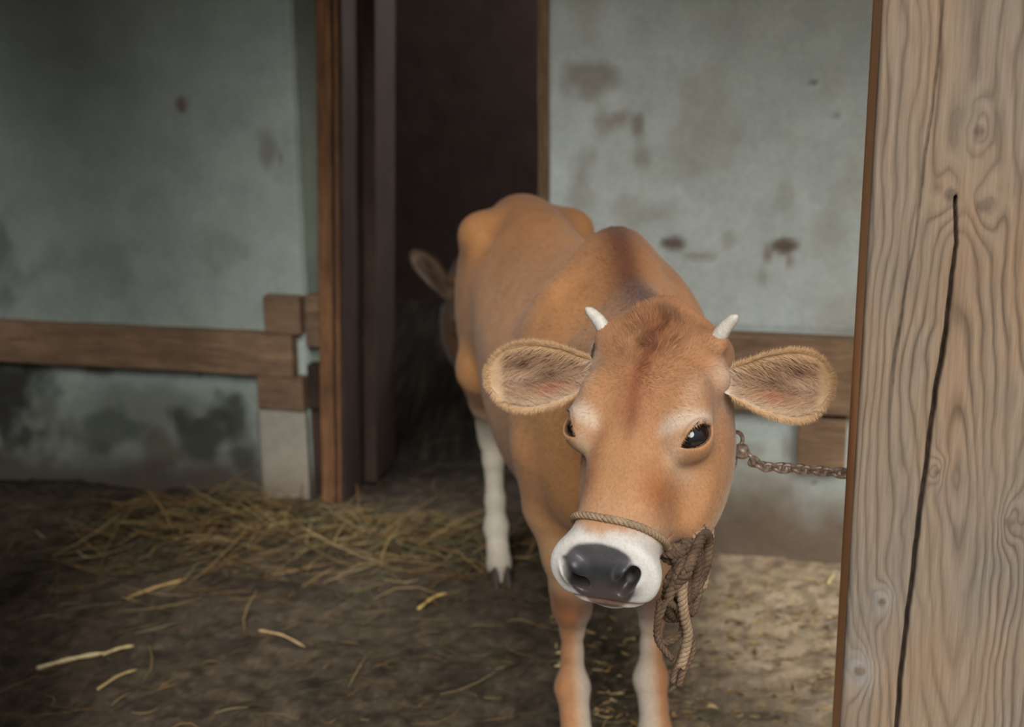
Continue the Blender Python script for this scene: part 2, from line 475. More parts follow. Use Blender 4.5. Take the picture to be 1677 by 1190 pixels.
# ------------------------------------------------------------------ signed-distance modelling of the cattle
def tab(kn, vals, n=400, sig=0.035):
    """smooth table function through knots"""
    kn, vals = np.asarray(kn, float), np.asarray(vals, float)
    lo, hi = kn[0], kn[-1]; x = np.linspace(lo, hi, n); y = np.interp(x, kn, vals)
    s = max(int(n * sig), 1); k = np.exp(-0.5 * (np.arange(-3 * s, 3 * s + 1) / s) ** 2); k /= k.sum()
    yp = np.concatenate([2 * y[0] - y[3 * s:0:-1], y, 2 * y[-1] - y[-2:-3 * s - 2:-1]])
    y = np.convolve(yp, k, 'valid')
    return lambda t: np.interp(t, x, y)
def smin(a, b, k):
    h = np.clip(0.5 + 0.5 * (b - a) / k, 0, 1)
    return b * (1 - h) + a * h - k * h * (1 - h)
def smax(a, b, k): return -smin(-a, -b, k)
def ell(P, c, r, R=None):
    Q = P - np.asarray(c)
    if R is not None: Q = Q @ R
    r = np.asarray(r, float)
    k0 = np.linalg.norm(Q / r, axis=1); k1 = np.linalg.norm(Q / r ** 2, axis=1)
    return np.where(k1 > 1e-9, k0 * (k0 - 1.0) / np.maximum(k1, 1e-9), -r.min())
def cone(P, a, b, ra, rb):
    a, b = np.asarray(a, float), np.asarray(b, float); ab = b - a
    h = np.clip(((P - a) @ ab) / (ab @ ab), 0, 1)
    return np.linalg.norm(P - a - h[:, None] * ab, axis=1) - (ra + (rb - ra) * h)
def chain_d(P, pts, k=0.02):
    d = None
    for (a, ra), (b, rb) in zip(pts[:-1], pts[1:]):
        e = cone(P, a, b, ra, rb); d = e if d is None else smin(d, e, k)
    return d
def rotmat(ax, ang):
    return np.array(Matrix.Rotation(ang, 3, ax))

HA = dict(
 top=tab([-.05, 0, .05, .10, .15, .20, .25, .30, .35, .39, .43], [-.055, -.034, -.008, .008, .009, -.001, -.009, -.014, -.016, -.018, -.026]),
 bot=tab([-.05, 0, .05, .10, .15, .20, .25, .30, .35, .39, .43], [-.12, -.14, -.175, -.205, -.222, -.226, -.215, -.190, -.152, -.124, -.110]),
 wid=tab([-.05, 0, .05, .10, .15, .20, .25, .30, .35, .39, .43], [.080, .089, .094, .095, .094, .088, .078, .068, .062, .064, .064]))

EYE_C = np.array([.191, .0800, -.0400])      # eyeball centre (a, |s|, n)
EYE_R = 0.0310
EYE_A = np.array([.80, -.46, .32]); EYE_N = np.array([.14, .74, .66])
EYE_A = EYE_A - EYE_N * (EYE_A @ EYE_N) / (EYE_N @ EYE_N); EYE_A /= np.linalg.norm(EYE_A); EYE_N = EYE_N / np.linalg.norm(EYE_N)
_e1, _e2, _e3 = np.array([0, 1.0, 0]), np.array([.6, 0, -.8]), np.array([-.8, 0, -.6])
_l = -.55 * _e1 + .83 * _e2; _l /= np.linalg.norm(_l)
NOS_R = np.column_stack([np.cross(_l, _e3), _l, _e3])
def head_sdf(H):
    """H columns: a along the face, s to the animal's left, n out of the forehead"""
    a, sg, n = H[:, 0], H[:, 1], H[:, 2]
    s = np.abs(sg); Q = np.column_stack([a, s, n])
    ac = np.clip(a, -.05, .43)
    top, bot, w = HA['top'](ac), HA['bot'](ac), HA['wid'](ac)
    hh = (top - bot) / 2; c = (top + bot) / 2
    f = np.clip((top - n) / (top - bot), 0, 1)
    w = w * (1 - 0.22 * smoothstep(.4, 1.0, f))
    q = ((s / w) ** 2.5 + (np.abs(n - c) / hh) ** 2.5) ** (1 / 2.5)
    d = (q - 1) * np.minimum(w, hh)
    d = smax(d, a - .432, .03)
    d = smax(d, -.008 - a, .05)
    d = smin(d, ell(Q, (.150, .074, -.030), (.050, .024, .032)), .035)                   # brow and orbit
    d = smin(d, ell(Q, (.190, .080, -.040), (.040, .026, .030)), .025)
    d = smin(d, ell(Q, (.190, .078, -.150), (.110, .034, .066)), .04)                    # cheek muscle
    d = smin(d, ell(Q, (.400, .030, -.062), (.042, .050, .048)), .03)                   # muzzle
    d = smin(d, ell(Q, (.390, .0, -.114), (.042, .043, .024)), .012)                    # chin
    d = smin(d, ell(Q, (.036, .0, -.034), (.028, .076, .026)), .03)                    # poll
    d = smin(d, ell(Q, (.036, .086, -.030), (.018, .018, .016)), .02)                  # horn base
    d = smin(d, ell(Q, (.078, .086, -.062), (.022, .022, .020)), .025)                  # ear root
    # dished nasal bridge sides
    d = smax(d, -ell(Q, (.275, .106, -.060), (.060, .026, .04)), .03)
    # mouth line
    yl = -.098 - 0.10 * (.40 - a) 
    groove = np.abs(n - yl) - .0018
    groove = smax(groove, (a * 0 + .315) - a, .01)
    groove = smax(groove, -(d + .010), .004)
    d = smax(d, -groove, .006)
    # blunt sloping nose with comma-shaped nostrils
    d = smax(d, .8 * a + .6 * n - .293, .014)
    Rn = NOS_R
    nos = ell(Q, (.412, .038, -.060), (.0135, .0265, .026), Rn)
    nos2 = ell(Q, (.404, .048, -.046), (.009, .011, .016), Rn)
    d = smin(d, ell(Q, (.405, .040, -.058), (.022, .022, .028)), .012)
    d = smax(d, -smin(nos, nos2, .008), .007)
    # eye opening
    e = Q - EYE_C
    ball = np.linalg.norm(e, axis=1)
    lid = ball - (EYE_R + .0035)
    d = smin(d, lid, .012)
    ax1, outw = EYE_A, EYE_N
    ax2 = np.cross(ax1, outw)
    x1 = e @ ax1 - .002; x2 = e @ ax2; x3 = e @ outw
    rr = .0370; off = rr - .0142
    alm = np.maximum(np.sqrt(x1 ** 2 + (x2 - off) ** 2) - rr, np.sqrt(x1 ** 2 + (x2 + off) ** 2) - rr)
    alm = np.maximum(alm, .004 - x3)
    carve = smax(alm, -(ball - EYE_R + .002), .002)
    d = smax(d, -carve, .003)
    return d

def body_sdf(P, cow):
    """P in the animal's frame: u forward, v left, z up; front feet at u=0"""
    u, v, z = P[:, 0], P[:, 1], P[:, 2]
    s = np.abs(v); Q = np.column_stack([u, s, z])
    uc = np.clip(u, -1.04, .17)
    top, bot, w = cow['top'](uc), cow['bot'](uc), cow['wid'](uc)
    hh = (top - bot) / 2; c = (top + bot) / 2
    f = np.clip((z - c) / hh, -1, 1)
    w = w * (1 - 0.42 * smoothstep(0.15, 1.0, f) * cow['ridge'](uc))
    q = ((s / w) ** 2.2 + (np.abs(z - c) / hh) ** 2.2) ** (1 / 2.2)
    d = (q - 1) * np.minimum(w, hh)
    d = smax(d, u - .15, .10); d = smax(d, -1.03 - u, .09)
    d = smin(d, ell(Q, (-.80, .120, .965), (.06, .05, .05)), .06)            # hip bones
    d = smin(d, ell(Q, (-1.0, .065, .93), (.05, .035, .04)), .05)            # pin bones
    d = smin(d, ell(Q, (-.86, .090, .76), (.15, .080, .22)), .06)            # thigh
    d = smin(d, ell(Q, (-.03, .105, .78), (.13, .065, .20)), .06)            # shoulder blade
    d = smin(d, ell(Q, (.06, .080, .66), (.10, .075, .13)), .06)             # point of shoulder
    d = smin(d, ell(Q, (.08, .0, .52), (.09, .06, .08)), .06)                # brisket
    # legs
    fr = [((-.02, .115, .66), .085), ((-.035, .113, .54), .060), ((-.01, .098, .44), .043), ((.0, .088, .37), .039), ((.004, .086, .33), .036),
          ((-.004, .084, .280), .0215), ((-.004, .084, .230), .0190), ((-.002, .084, .150), .0330), ((.02, .084, .100), .0260), ((.034, .084, .055), .030), ((.040, .084, .02), .025)]
    d = smin(d, chain_d(Q, fr, .02), .035)
    Q = Q.copy(); Q[:, 1] -= .040 * (v > 0) * smoothstep(.62, .35, z) * (u < -.5)
    hl = [((-.80, .105, .62), .080), ((-.87, .088, .52), .050), ((-.935, .072, .43), .036), ((-.950, .068, .39), .033), ((-.940, .066, .33), .0260),
          ((-.925, .066, .22), .0240), ((-.915, .066, .145), .0300), ((-.895, .066, .095), .0255), ((-.882, .066, .055), .030), ((-.876, .066, .02), .025)]
    d = smin(d, chain_d(Q, hl, .02), .035)
    d = smin(d, cone(Q, (-.975, .072, .425), (-.93, .082, .50), .014, .022), .02)     # heel tendon
    return d

class Cow:
    def __init__(self, O, F, scale, poll, muz, roll, neck_side=0.0):
        self.O = np.asarray(O, float); F = np.asarray(F, float); F = F / np.linalg.norm(F)
        self.F = F; self.Lf = np.array([-F[1], F[0], 0.0]); self.k = scale
        self.B = np.column_stack([self.F, self.Lf, [0, 0, 1]])
        A = np.asarray(muz, float) - poll; A /= np.linalg.norm(A)
        S = np.array([-A[1], A[0], 0.0]); S /= np.linalg.norm(S)
        if S @ self.Lf < 0: S = -S
        N = -np.cross(S, A); c, sn = math.cos(roll), math.sin(roll)
        self.HM = np.column_stack([A, S * c + N * sn, -S * sn + N * c]); self.poll = np.asarray(poll, float)
        self.top = tab([-1.04, -.95, -.82, -.65, -.5, -.3, -.1, .0, .1, .17], [.99, 1.04, 1.06, 1.045, 1.02, 1.015, 1.045, 1.06, 1.0, .94])
        self.bot = tab([-1.04, -.95, -.82, -.65, -.5, -.3, -.1, .0, .1, .17], [.76, .66, .58, .53, .475, .445, .455, .475, .53, .58])
        self.wid = tab([-1.04, -.95, -.82, -.65, -.5, -.3, -.1, .0, .1, .17], [.085, .120, .145, .165, .185, .203, .198, .175, .14, .11])
        self.ridge = tab([-1.04, -.8, -.6, -.3, -.05, .17], [.5, .35, .7, .7, .72, .7])
        self.body = dict(top=self.top, bot=self.bot, wid=self.wid, ridge=self.ridge)
        self.n0 = self.toworld(np.array([[-.02, .02, .86]]))[0]
        self.n1 = self.fromhead(np.array([[.045, 0, -.085]]))[0]
    def local(self, W): return ((W - self.O) @ self.B) / self.k
    def toworld(self, P): return self.O + (P * self.k) @ self.B.T
    def tohead(self, W): return ((W - self.poll) @ self.HM) / self.k
    def fromhead(self, H): return self.poll + (H * self.k) @ self.HM.T
    def sdf(self, W):
        P, H = self.local(W), self.tohead(W)
        d = body_sdf(P, self.body)
        # neck: elliptical sweep from chest to skull
        a, b = self.n0, self.n1; ab = b - a; L = np.linalg.norm(ab); T = ab / L
        side = np.cross(T, [0, 0, 1.0]); side /= np.linalg.norm(side); upv = np.cross(side, T)
        X = W - a; t = (X @ T) / L; tc = np.clip(t, 0, 1)
        hw = (.155 + (.078 - .155) * tc ** .8) * self.k; hv = (.205 + (.098 - .205) * tc ** .75) * self.k
        sag = -.035 * self.k * np.sin(np.pi * tc) * 0.6
        x, y = X @ side, X @ upv - sag
        f = np.clip(y / hv, -1, 1); hwf = hw * (1 - .38 * smoothstep(.2, 1, f))
        q = np.sqrt((x / hwf) ** 2 + (y / hv) ** 2)
        e = (q - 1) * np.minimum(hwf, hv)
        dt = np.maximum(np.abs(t - .5) - .5, 0) * L
        e = np.where(dt > 0, np.sqrt(np.maximum(e, 0) ** 2 + dt ** 2) + np.minimum(e, 0) * 0.2, e)
        d = smin(d, e / self.k, .07)
        near = np.linalg.norm(H - [.2, 0, -.08], axis=1) < .45
        if near.any():
            dh = np.full(len(W), 1.0); dh[near] = head_sdf(H[near])
            kk = .055 * (1 - smoothstep(.06, .20, H[:, 0])) + .010
            d = np.where(near, smin(d, dh, kk), d)
        return d * self.k

def surface_nets(f, toW, lo, hi, h):
    """polygonise f over a box given in a local frame"""
    lo = np.asarray(lo, float); n = np.ceil((np.asarray(hi) - lo) / h).astype(int) + 1
    BS = 12; nb = np.ceil(n / BS).astype(int); n = nb * BS
    F = np.empty(n, np.float32)
    bi = np.stack(np.meshgrid(*[np.arange(k) for k in nb], indexing='ij'), -1).reshape(-1, 3)
    cen = lo + (bi * BS + BS / 2) * h
    dc = f(toW(cen)); rad = BS * h * 0.87 * 1.8 + h * 2
    off = np.stack(np.meshgrid(*[np.arange(BS)] * 3, indexing='ij'), -1).reshape(-1, 3)
    act = np.abs(dc) < rad
    for b, dv in zip(bi[~act], dc[~act]):
        i, j, k = b * BS; F[i:i + BS, j:j + BS, k:k + BS] = dv
    ab = bi[act]
    for c in range(0, len(ab), 250):
        bb = ab[c:c + 250]
        idx = bb[:, None] * BS + off[None]
        val = f(toW(lo + idx.reshape(-1, 3) * h)).astype(np.float32).reshape(len(bb), BS, BS, BS)
        for b, vv in zip(bb, val):
            i, j, k = b * BS; F[i:i + BS, j:j + BS, k:k + BS] = vv
    S = F < 0
    c = [S[x:n[0] - 1 + x, y:n[1] - 1 + y, z:n[2] - 1 + z] for x in (0, 1) for y in (0, 1) for z in (0, 1)]
    cnt = sum(a.astype(np.int8) for a in c)
    cells = np.argwhere((cnt > 0) & (cnt < 8))
    idm = np.full(tuple(n - 1), -1, np.int32); idm[tuple(cells.T)] = np.arange(len(cells))
    acc = np.zeros((len(cells), 3)); num = np.zeros(len(cells))
    cor = [np.array([x, y, z]) for x in (0, 1) for y in (0, 1) for z in (0, 1)]
    val = [F[tuple((cells + k).T)].astype(float) for k in cor]
    for i in range(8):
        for j in range(i + 1, 8):
            if np.abs(cor[i] - cor[j]).sum() != 1: continue
            m = (val[i] < 0) != (val[j] < 0)
            t = val[i][m] / (val[i][m] - val[j][m])
            acc[m] += cor[i] + t[:, None] * (cor[j] - cor[i]); num[m] += 1
    V = lo + (cells + acc / num[:, None]) * h
    quads = []
    for ax in range(3):
        o1, o2 = [a for a in range(3) if a != ax]
        sl0 = [slice(None)] * 3; sl1 = [slice(None)] * 3
        sl0[ax] = slice(0, n[ax] - 1); sl1[ax] = slice(1, n[ax])
        A, Bv = S[tuple(sl0)], S[tuple(sl1)]
        e = np.argwhere(A != Bv)
        e = e[(e[:, o1] > 0) & (e[:, o2] > 0) & (e[:, o1] < n[o1] - 1) & (e[:, o2] < n[o2] - 1)]
        d1 = np.zeros(3, int); d1[o1] = 1; d2 = np.zeros(3, int); d2[o2] = 1
        q = np.stack([idm[tuple((e - d1 - d2).T)], idm[tuple((e - d2).T)], idm[tuple(e.T)], idm[tuple((e - d1).T)]], -1)
        inside = A[tuple(e.T)]
        flip = inside if ax == 1 else ~inside
        q[flip] = q[flip][:, ::-1]
        quads.append(q)
    Q = np.vstack(quads); Q = Q[(Q >= 0).all(1)]
    return toW(V), Q

def grad(f, W, e=0.0015):
    g = np.zeros_like(W)
    for k in range(3):
        d = np.zeros(3); d[k] = e; g[:, k] = (f(W + d) - f(W - d)) / (2 * e)
    return g
def refine(f, W, it=2):
    for _ in range(it):
        g = grad(f, W); d = f(W); st = d / np.maximum((g ** 2).sum(1), .2)
        W = W - g * np.clip(st, -.004, .004)[:, None]
    return W

def compact(V, Q, keep):
    Q = Q[keep]; u, inv = np.unique(Q, return_inverse=True)
    return V[u], inv.reshape(Q.shape)

# coat colours ------------------------------------------------------
def mixc(c, m, t): return c * (1 - m[:, None]) + np.asarray(t) * m[:, None]
def gs(x, s): return np.exp(-(x / s) ** 2)
def coat(cow, W):
    P, H = cow.local(W), cow.tohead(W)
    u, v, z = P.T; a, s, n = H.T; s_ = np.abs(s)
    c = np.tile(lin(222, 160, 104), (len(W), 1))
    c *= (0.9 + 0.2 * fbm(W, 7, 200, 4))[:, None]
    up = smoothstep(.85, 1.05, z) * (1 - smoothstep(.3, .6, u) * 0)
    c = mixc(c, up * .45, lin(206, 140, 84))
    c = mixc(c, (1 - smoothstep(.42, .62, z)) * smoothstep(-1.2, -.1, -u) * .5, lin(214, 182, 142))     # belly
    c = mixc(c, smoothstep(.52, .7, fbm(W, 6, 215, 3)) * smoothstep(.7, .9, z) * .25, lin(150, 96, 60))
    # dorsal stripe from withers along the crest of the neck
    na, nb_ = cow.n0, cow.n1; nT = (nb_ - na) / np.linalg.norm(nb_ - na); nsd = np.cross(nT, [0, 0, 1.0]); nsd /= np.linalg.norm(nsd)
    nx_ = (W - na) @ nsd / cow.k; nt_ = (W - na) @ nT / cow.k; nu_ = (W - na) @ np.cross(nsd, nT) / cow.k
    st = 1.0 * gs(nx_ - .012, .034 + .012 * smoothstep(.3, 0, nt_)) * smoothstep(-.14, .02, nt_) * (nu_ > .03)
    st = np.maximum(st, gs(nt_ + .06 - np.abs(nx_) * .6, .018) * gs(nx_, .075) * (nu_ > .05) * .8)
    c = mixc(c, st * .92, lin(98, 52, 34))
    # legs
    hind = (u < -.5); front = (u > -.25) & (u < .25)
    m = (1 - smoothstep(.44, .52, z)) * hind
    c = mixc(c, m, lin(246, 236, 216))
    m = (1 - smoothstep(.05, .12, z)) * hind * .35
    c = mixc(c, m, lin(150, 130, 108))
    m = (1 - smoothstep(.46, .60, z)) * front * smoothstep(.012, -.03, s_ * 0 + np.abs(v) - .088)         # pale inner faces
    c = mixc(c, m * .85, lin(226, 214, 198))
    m = gs(z - .345, .045) * front * smoothstep(-.01, .02, u - 0.0)
    c = mixc(c, m * .85, lin(110, 70, 48))
    m = (1 - smoothstep(.32, .38, z)) * front * smoothstep(.0, .02, np.abs(v) - .078)
    c = mixc(c, m * .55, lin(196, 124, 76))
    # head -------------------------------------------------------
    hd = smoothstep(-.10, .0, a) * (1 - smoothstep(.5, .6, a)) * (np.linalg.norm(H - [.2, 0, -.08], axis=1) < .34)
    f = np.tile(lin(202, 148, 102), (len(W), 1))
    hs = a + .5 * s_
    f = mixc(f, (1 - smoothstep(.10, .20, a)) * .8, lin(190, 134, 92))                                   # rusty forelock area
    f = mixc(f, gs(s, .022) * smoothstep(-.02, .04, a) * (1 - smoothstep(.17, .23, a)) * .7, lin(166, 100, 64)); f = mixc(f, gs(s - .004 * np.sin(a * 40), .009) * smoothstep(.0, .05, a) * (1 - smoothstep(.18, .25, a)) * .55, lin(134, 74, 48))
    f = mixc(f, gs(a - .165, .045) * gs(s, .04) * .3, lin(162, 104, 70))
    f = mixc(f, gs(a - .24, .07) * gs(s_ - .05, .02) * .35, lin(178, 118, 74))
    f = mixc(f, gs(a - .280, .030) * gs(s_ - .056, .020) * smoothstep(-.13, -.06, n) * .8, lin(172, 106, 60))
    # pale brow above the eye and pale inner corner
    eo = np.column_stack([a, s_, n]) - EYE_C
    upe = eo @ np.array([-.78, -.45, .42]); 
    f = mixc(f, gs(np.linalg.norm(eo, axis=1) - .040, .008) * smoothstep(.0, .022, upe) * .62, lin(248, 232, 210))
    f = mixc(f, gs(a - .135, .035) * gs(s_ - .084, .016) * .35, lin(226, 200, 168))
    f = mixc(f, gs(a - .228, .020) * gs(s_ - .070, .015) * .6, lin(224, 196, 164))
    f = mixc(f, smoothstep(-.135, -.19, n) * .9, lin(232, 206, 168))                                     # under the jaw
    f = mixc(f, gs(a - .08, .025) * gs(s_ - .105, .016) * .6, lin(226, 204, 180))
    # white muzzle
    wob = (fbm(H, 60, 210, 2) - .5) * .02
    mz = smoothstep(.352, .376, a + wob + .10 * (s_ / .06) ** 2 * .25 - .0)
    f = mixc(f, mz, lin(238, 234, 226))
    f = mixc(f, gs(a - .335, .03) * .35, lin(214, 172, 136))
    # dark wet nose pad, defined on the front of the muzzle
    p2 = .6 * a - .8 * n; qf = .8 * a + .6 * n
    padx = (s_ / (.057 - .30 * np.clip(p2 - .285, 0, .08))) ** 2.6 + (np.abs(np.clip(p2, 0, 1) - .294) / .053) ** 2.6
    pad = (1 - smoothstep(.82, 1.10, padx + wob * 6)) * smoothstep(.266, .274, qf) * (a > .34)
    padc = np.tile(lin(58, 58, 63), (len(W), 1)); padc = mixc(padc, smoothstep(.285, .325, p2) * .7, lin(98, 82, 72)); padc = mixc(padc, (1 - smoothstep(.262, .285, p2)) * .6, lin(112, 110, 112))  # upper pad coloured paler as a painted highlight
    f = f * (1 - pad[:, None]) + padc * pad[:, None]
    nos = gs(s_ - .038, .016) * gs(p2 - .292, .024) * smoothstep(.35, .37, a)
    f = mixc(f, nos * .97, lin(18, 16, 17))
    lip = gs(n + .099 + .1 * (.40 - a), .005) * smoothstep(.37, .39, a)
    f = mixc(f, lip * .7, lin(150, 112, 94))
    # fold of the upper lid
    up_ = (np.column_stack([a, s_, n]) - EYE_C); q1 = up_ @ EYE_A; q2 = up_ @ np.cross(EYE_A, EYE_N); q2 = q2 * (1 if np.cross(EYE_A, EYE_N)[0] < 0 else -1)
    f = mixc(f, gs(np.sqrt(q1 ** 2 + (q2 + .012) ** 2) - .034, .0016) * (q2 > .012) * (up_ @ EYE_N > 0) * .5, lin(120, 88, 70))
    # eye rims
    e = np.column_stack([a, s_, n]) - EYE_C
    rim = gs(np.linalg.norm(e, axis=1) - EYE_R + .0005, .0022)
    f = mixc(f, rim * .92, lin(40, 32, 28))
    c = c * (1 - hd[:, None]) + f * hd[:, None]
    return c, pad * hd

def mat_coat():
    t = NT('short_fur')
    co = t.coords(); n = t.noise(220, 3, 0.6, co); n2 = t.noise(25, 4, 0.6, co)
    c = t.mix(1.0, t.attr('Col').outputs['Color'], t.ramp(n, [(0.3, .90), (0.7, 1.08)]), 'MULTIPLY')
    c = t.mix(1.0, c, t.ramp(n2, [(0.3, .93), (0.7, 1.06)]), 'MULTIPLY')
    t.base(c, 0.72, 0.25)
    g = t.attr('gloss').outputs['Fac']
    mr = t.node('ShaderNodeMapRange'); mr.inputs['To Min'].default_value = .72; mr.inputs['To Max'].default_value = .34
    t.l.new(g, mr.inputs['Value']); t.l.new(mr.outputs[0], t.b.inputs['Roughness'])
    t.b.inputs['Sheen Weight'].default_value = 0.12; t.b.inputs['Sheen Roughness'].default_value = 0.5
    t.bump(n, 0.2, 0.002)
    return t.m
M_COAT = mat_coat()
M_HORN = mat_simple('pale_horn', lin(186, 180, 168), .5, .22, 60, .4, .2)
M_HOOF = mat_simple('dark_hoof', lin(66, 58, 52), .55, .35, 40, .4, .3)
t_ = NT('wet_dark_eye'); t_.base(lin(22, 17, 15), .06, .6); M_EYE = t_.m
t_ = NT('eyelash'); t_.base(lin(30, 22, 18), .5, .3); M_LASH = t_.m

def strands(root, direc, nrm, length, width, col, bend=0.0):
    """flat tapering hairs: two-segment ribbons; all arrays (n,...)"""
    n = len(root); side = np.cross(direc, nrm); side /= np.linalg.norm(side, axis=1)[:, None] + 1e-9
    L = np.asarray(length)[:, None]; w = np.asarray(width)[:, None] * .5
    p1 = root + direc * L * .5 + nrm * L * bend; p2 = root + direc * L + nrm * L * bend * .2
    V = np.stack([root - side * w, root + side * w, p1 - side * w * .8, p1 + side * w * .8, p2], 1).reshape(-1, 3)
    b = np.arange(n)[:, None] * 5
    Q = b + np.array([[0, 1, 3, 2]]); T = b + np.array([[2, 3, 4]])
    return V, Q, T, np.repeat(col, 5, 0)

def build_body(cow, name, parent, h_body, h_head, fur_body, fur_head, fur_seed=1, dim=1.0):
    k = cow.k
    toH = lambda H: cow.fromhead(H); toB = lambda P: cow.toworld(P)
    hlo, hhi = np.array([-.03, -.135, -.225]), np.array([.475, .135, .045])
    Vh, Qh = surface_nets(cow.sdf, toH, hlo, hhi, h_head)
    Vb, Qb = surface_nets(cow.sdf, toB, (-1.15, -.40, -.02), (.85 if name == 'near' else 1.0, .40, 1.35), h_body)
    Hb = cow.tohead(Vb[Qb].mean(1)); m = 1.2 * h_body
    inb = ((Hb > hlo + m) & (Hb < hhi - m)).all(1)
    Vb, Qb = compact(Vb, Qb, ~inb)
    Vh, Vb = refine(cow.sdf, Vh), refine(cow.sdf, Vb)
    V, Q, T = merge([(Vh, Qh, ()), (Vb, Qb, ())])
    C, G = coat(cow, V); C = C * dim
    parts_v, parts_q, parts_t, cols, gl = [V], [Q], [], [C], [G]
    off = len(V)
    if fur_body + fur_head > 0:
        rng = np.random.default_rng(fur_seed)
        fc = V[Q]; ctr = fc.mean(1)
        area = np.linalg.norm(np.cross(fc[:, 2] - fc[:, 0], fc[:, 3] - fc[:, 1]), axis=1) * .5
        Hc = cow.tohead(ctr); ish = (Hc[:, 0] > -.06) & (np.linalg.norm(Hc - [.2, 0, -.08], axis=1) < .33)
        Pc = cow.local(ctr)
        for sel, cnt, ln, wd in ((ish, fur_head, .0085, .00045), (~ish & (Pc[:, 0] > -1.1), fur_body, .010, .0008)):
            w = area * sel
            if sel is ish or True:
                ccol, cg = coat(cow, ctr) if sel is not None else (None, None)
                w = w * (1 - .98 * (cg > .4))
            pick = rng.choice(len(Q), cnt, p=w / w.sum())
            r = rng.random((cnt, 2)); f4 = fc[pick]
            root = (f4[:, 0] * (1 - r[:, :1]) + f4[:, 1] * r[:, :1]) * (1 - r[:, 1:]) + (f4[:, 3] * (1 - r[:, :1]) + f4[:, 2] * r[:, :1]) * r[:, 1:]
            nr = grad(cow.sdf, root, .003); nr /= np.linalg.norm(nr, axis=1)[:, None] + 1e-9
            H = cow.tohead(root); P = cow.local(root)
            eb = np.column_stack([H[:, 0], np.abs(H[:, 1]), H[:, 2]]) - EYE_C
            ok = np.linalg.norm(eb, axis=1) > EYE_R + .004
            # growth direction
            wh = H - [.125, 0, .012]; fl = wh / (np.linalg.norm(wh, axis=1)[:, None] + .02)
            fl[:, 0] -= .25 * (H[:, 0] < .1)
            back = np.tile([-1.0, 0, -.35], (cnt, 1)); back[P[:, 2] < .5] = [-.2, 0, -1]
            hw = (fl @ cow.HM.T); bw = back @ cow.B.T
            mh = smoothstep(-.06, .02, H[:, 0])[:, None] * (np.linalg.norm(H - [.2, 0, -.08], axis=1) < .36)[:, None]
            dv = hw * mh + bw * (1 - mh)
            jit = np.column_stack([vnoise(root, 55, s) - .5 for s in (3, 6, 9)]) * 1.3
            top = gs(H[:, 1], .055) * gs(H[:, 0] - .03, .07) * smoothstep(-.06, -.01, H[:, 2]) * mh[:, 0]       # woolly forelock
            dv = dv + jit * (.45 + 1.6 * top[:, None]) + rng.normal(0, .12, (cnt, 3))
            dv -= nr * (dv * nr).sum(1)[:, None]; dv /= np.linalg.norm(dv, axis=1)[:, None] + 1e-9
            lift = .10 + .28 * top[:, None] + rng.random((cnt, 1)) * .10
            dv = dv + nr * lift; dv /= np.linalg.norm(dv, axis=1)[:, None]
            tuft = gs(H[:, 1], .060) * gs(H[:, 0] - .012, .024) * smoothstep(-.10, -.04, H[:, 2]) * mh[:, 0]
            dv = dv + tuft[:, None] * (cow.HM @ np.array([-.55, 0, .75]) + jit * 1.2); dv /= np.linalg.norm(dv, axis=1)[:, None]
            mzz = smoothstep(.34, .40, H[:, 0]) * mh[:, 0]
            L = (ln * (1 + 1.5 * top + 1.3 * tuft) * (1 - .55 * mzz)) * (.6 + .8 * rng.random(cnt)) * (1 - .35 * mh[:, 0] * (1 - top))
            cc, _ = coat(cow, root); tint = (.84 + .32 * rng.random(cnt)) * (1 + .25 * (rng.random(cnt) - .5) * top * 2); cl = smoothstep(.42, .62, vnoise(root, 70, 44)) * top; cc = cc * (tint * (1 - .45 * cl))[:, None] * dim
            Vv, Qs, Ts, Cs = strands(root[ok] - nr[ok] * .0005, dv[ok], nr[ok], L[ok] * k, np.full(ok.sum(), wd * k), cc[ok], bend=.05)
            parts_v.append(Vv); parts_q.append(Qs + off); parts_t.append(Ts + off); cols.append(Cs); gl.append(np.zeros(len(Vv)))
            off += len(Vv)
    me = make_mesh('body', np.vstack(parts_v), [np.vstack(parts_q)] + ([np.vstack(parts_t)] if parts_t else []), np.vstack(cols), True, {'gloss': np.concatenate(gl)})
    b = link('body', me, M_COAT)
    return b

def to_parent(o, root):
    o.parent = root; o.matrix_parent_inverse = root.matrix_basis.inverted()

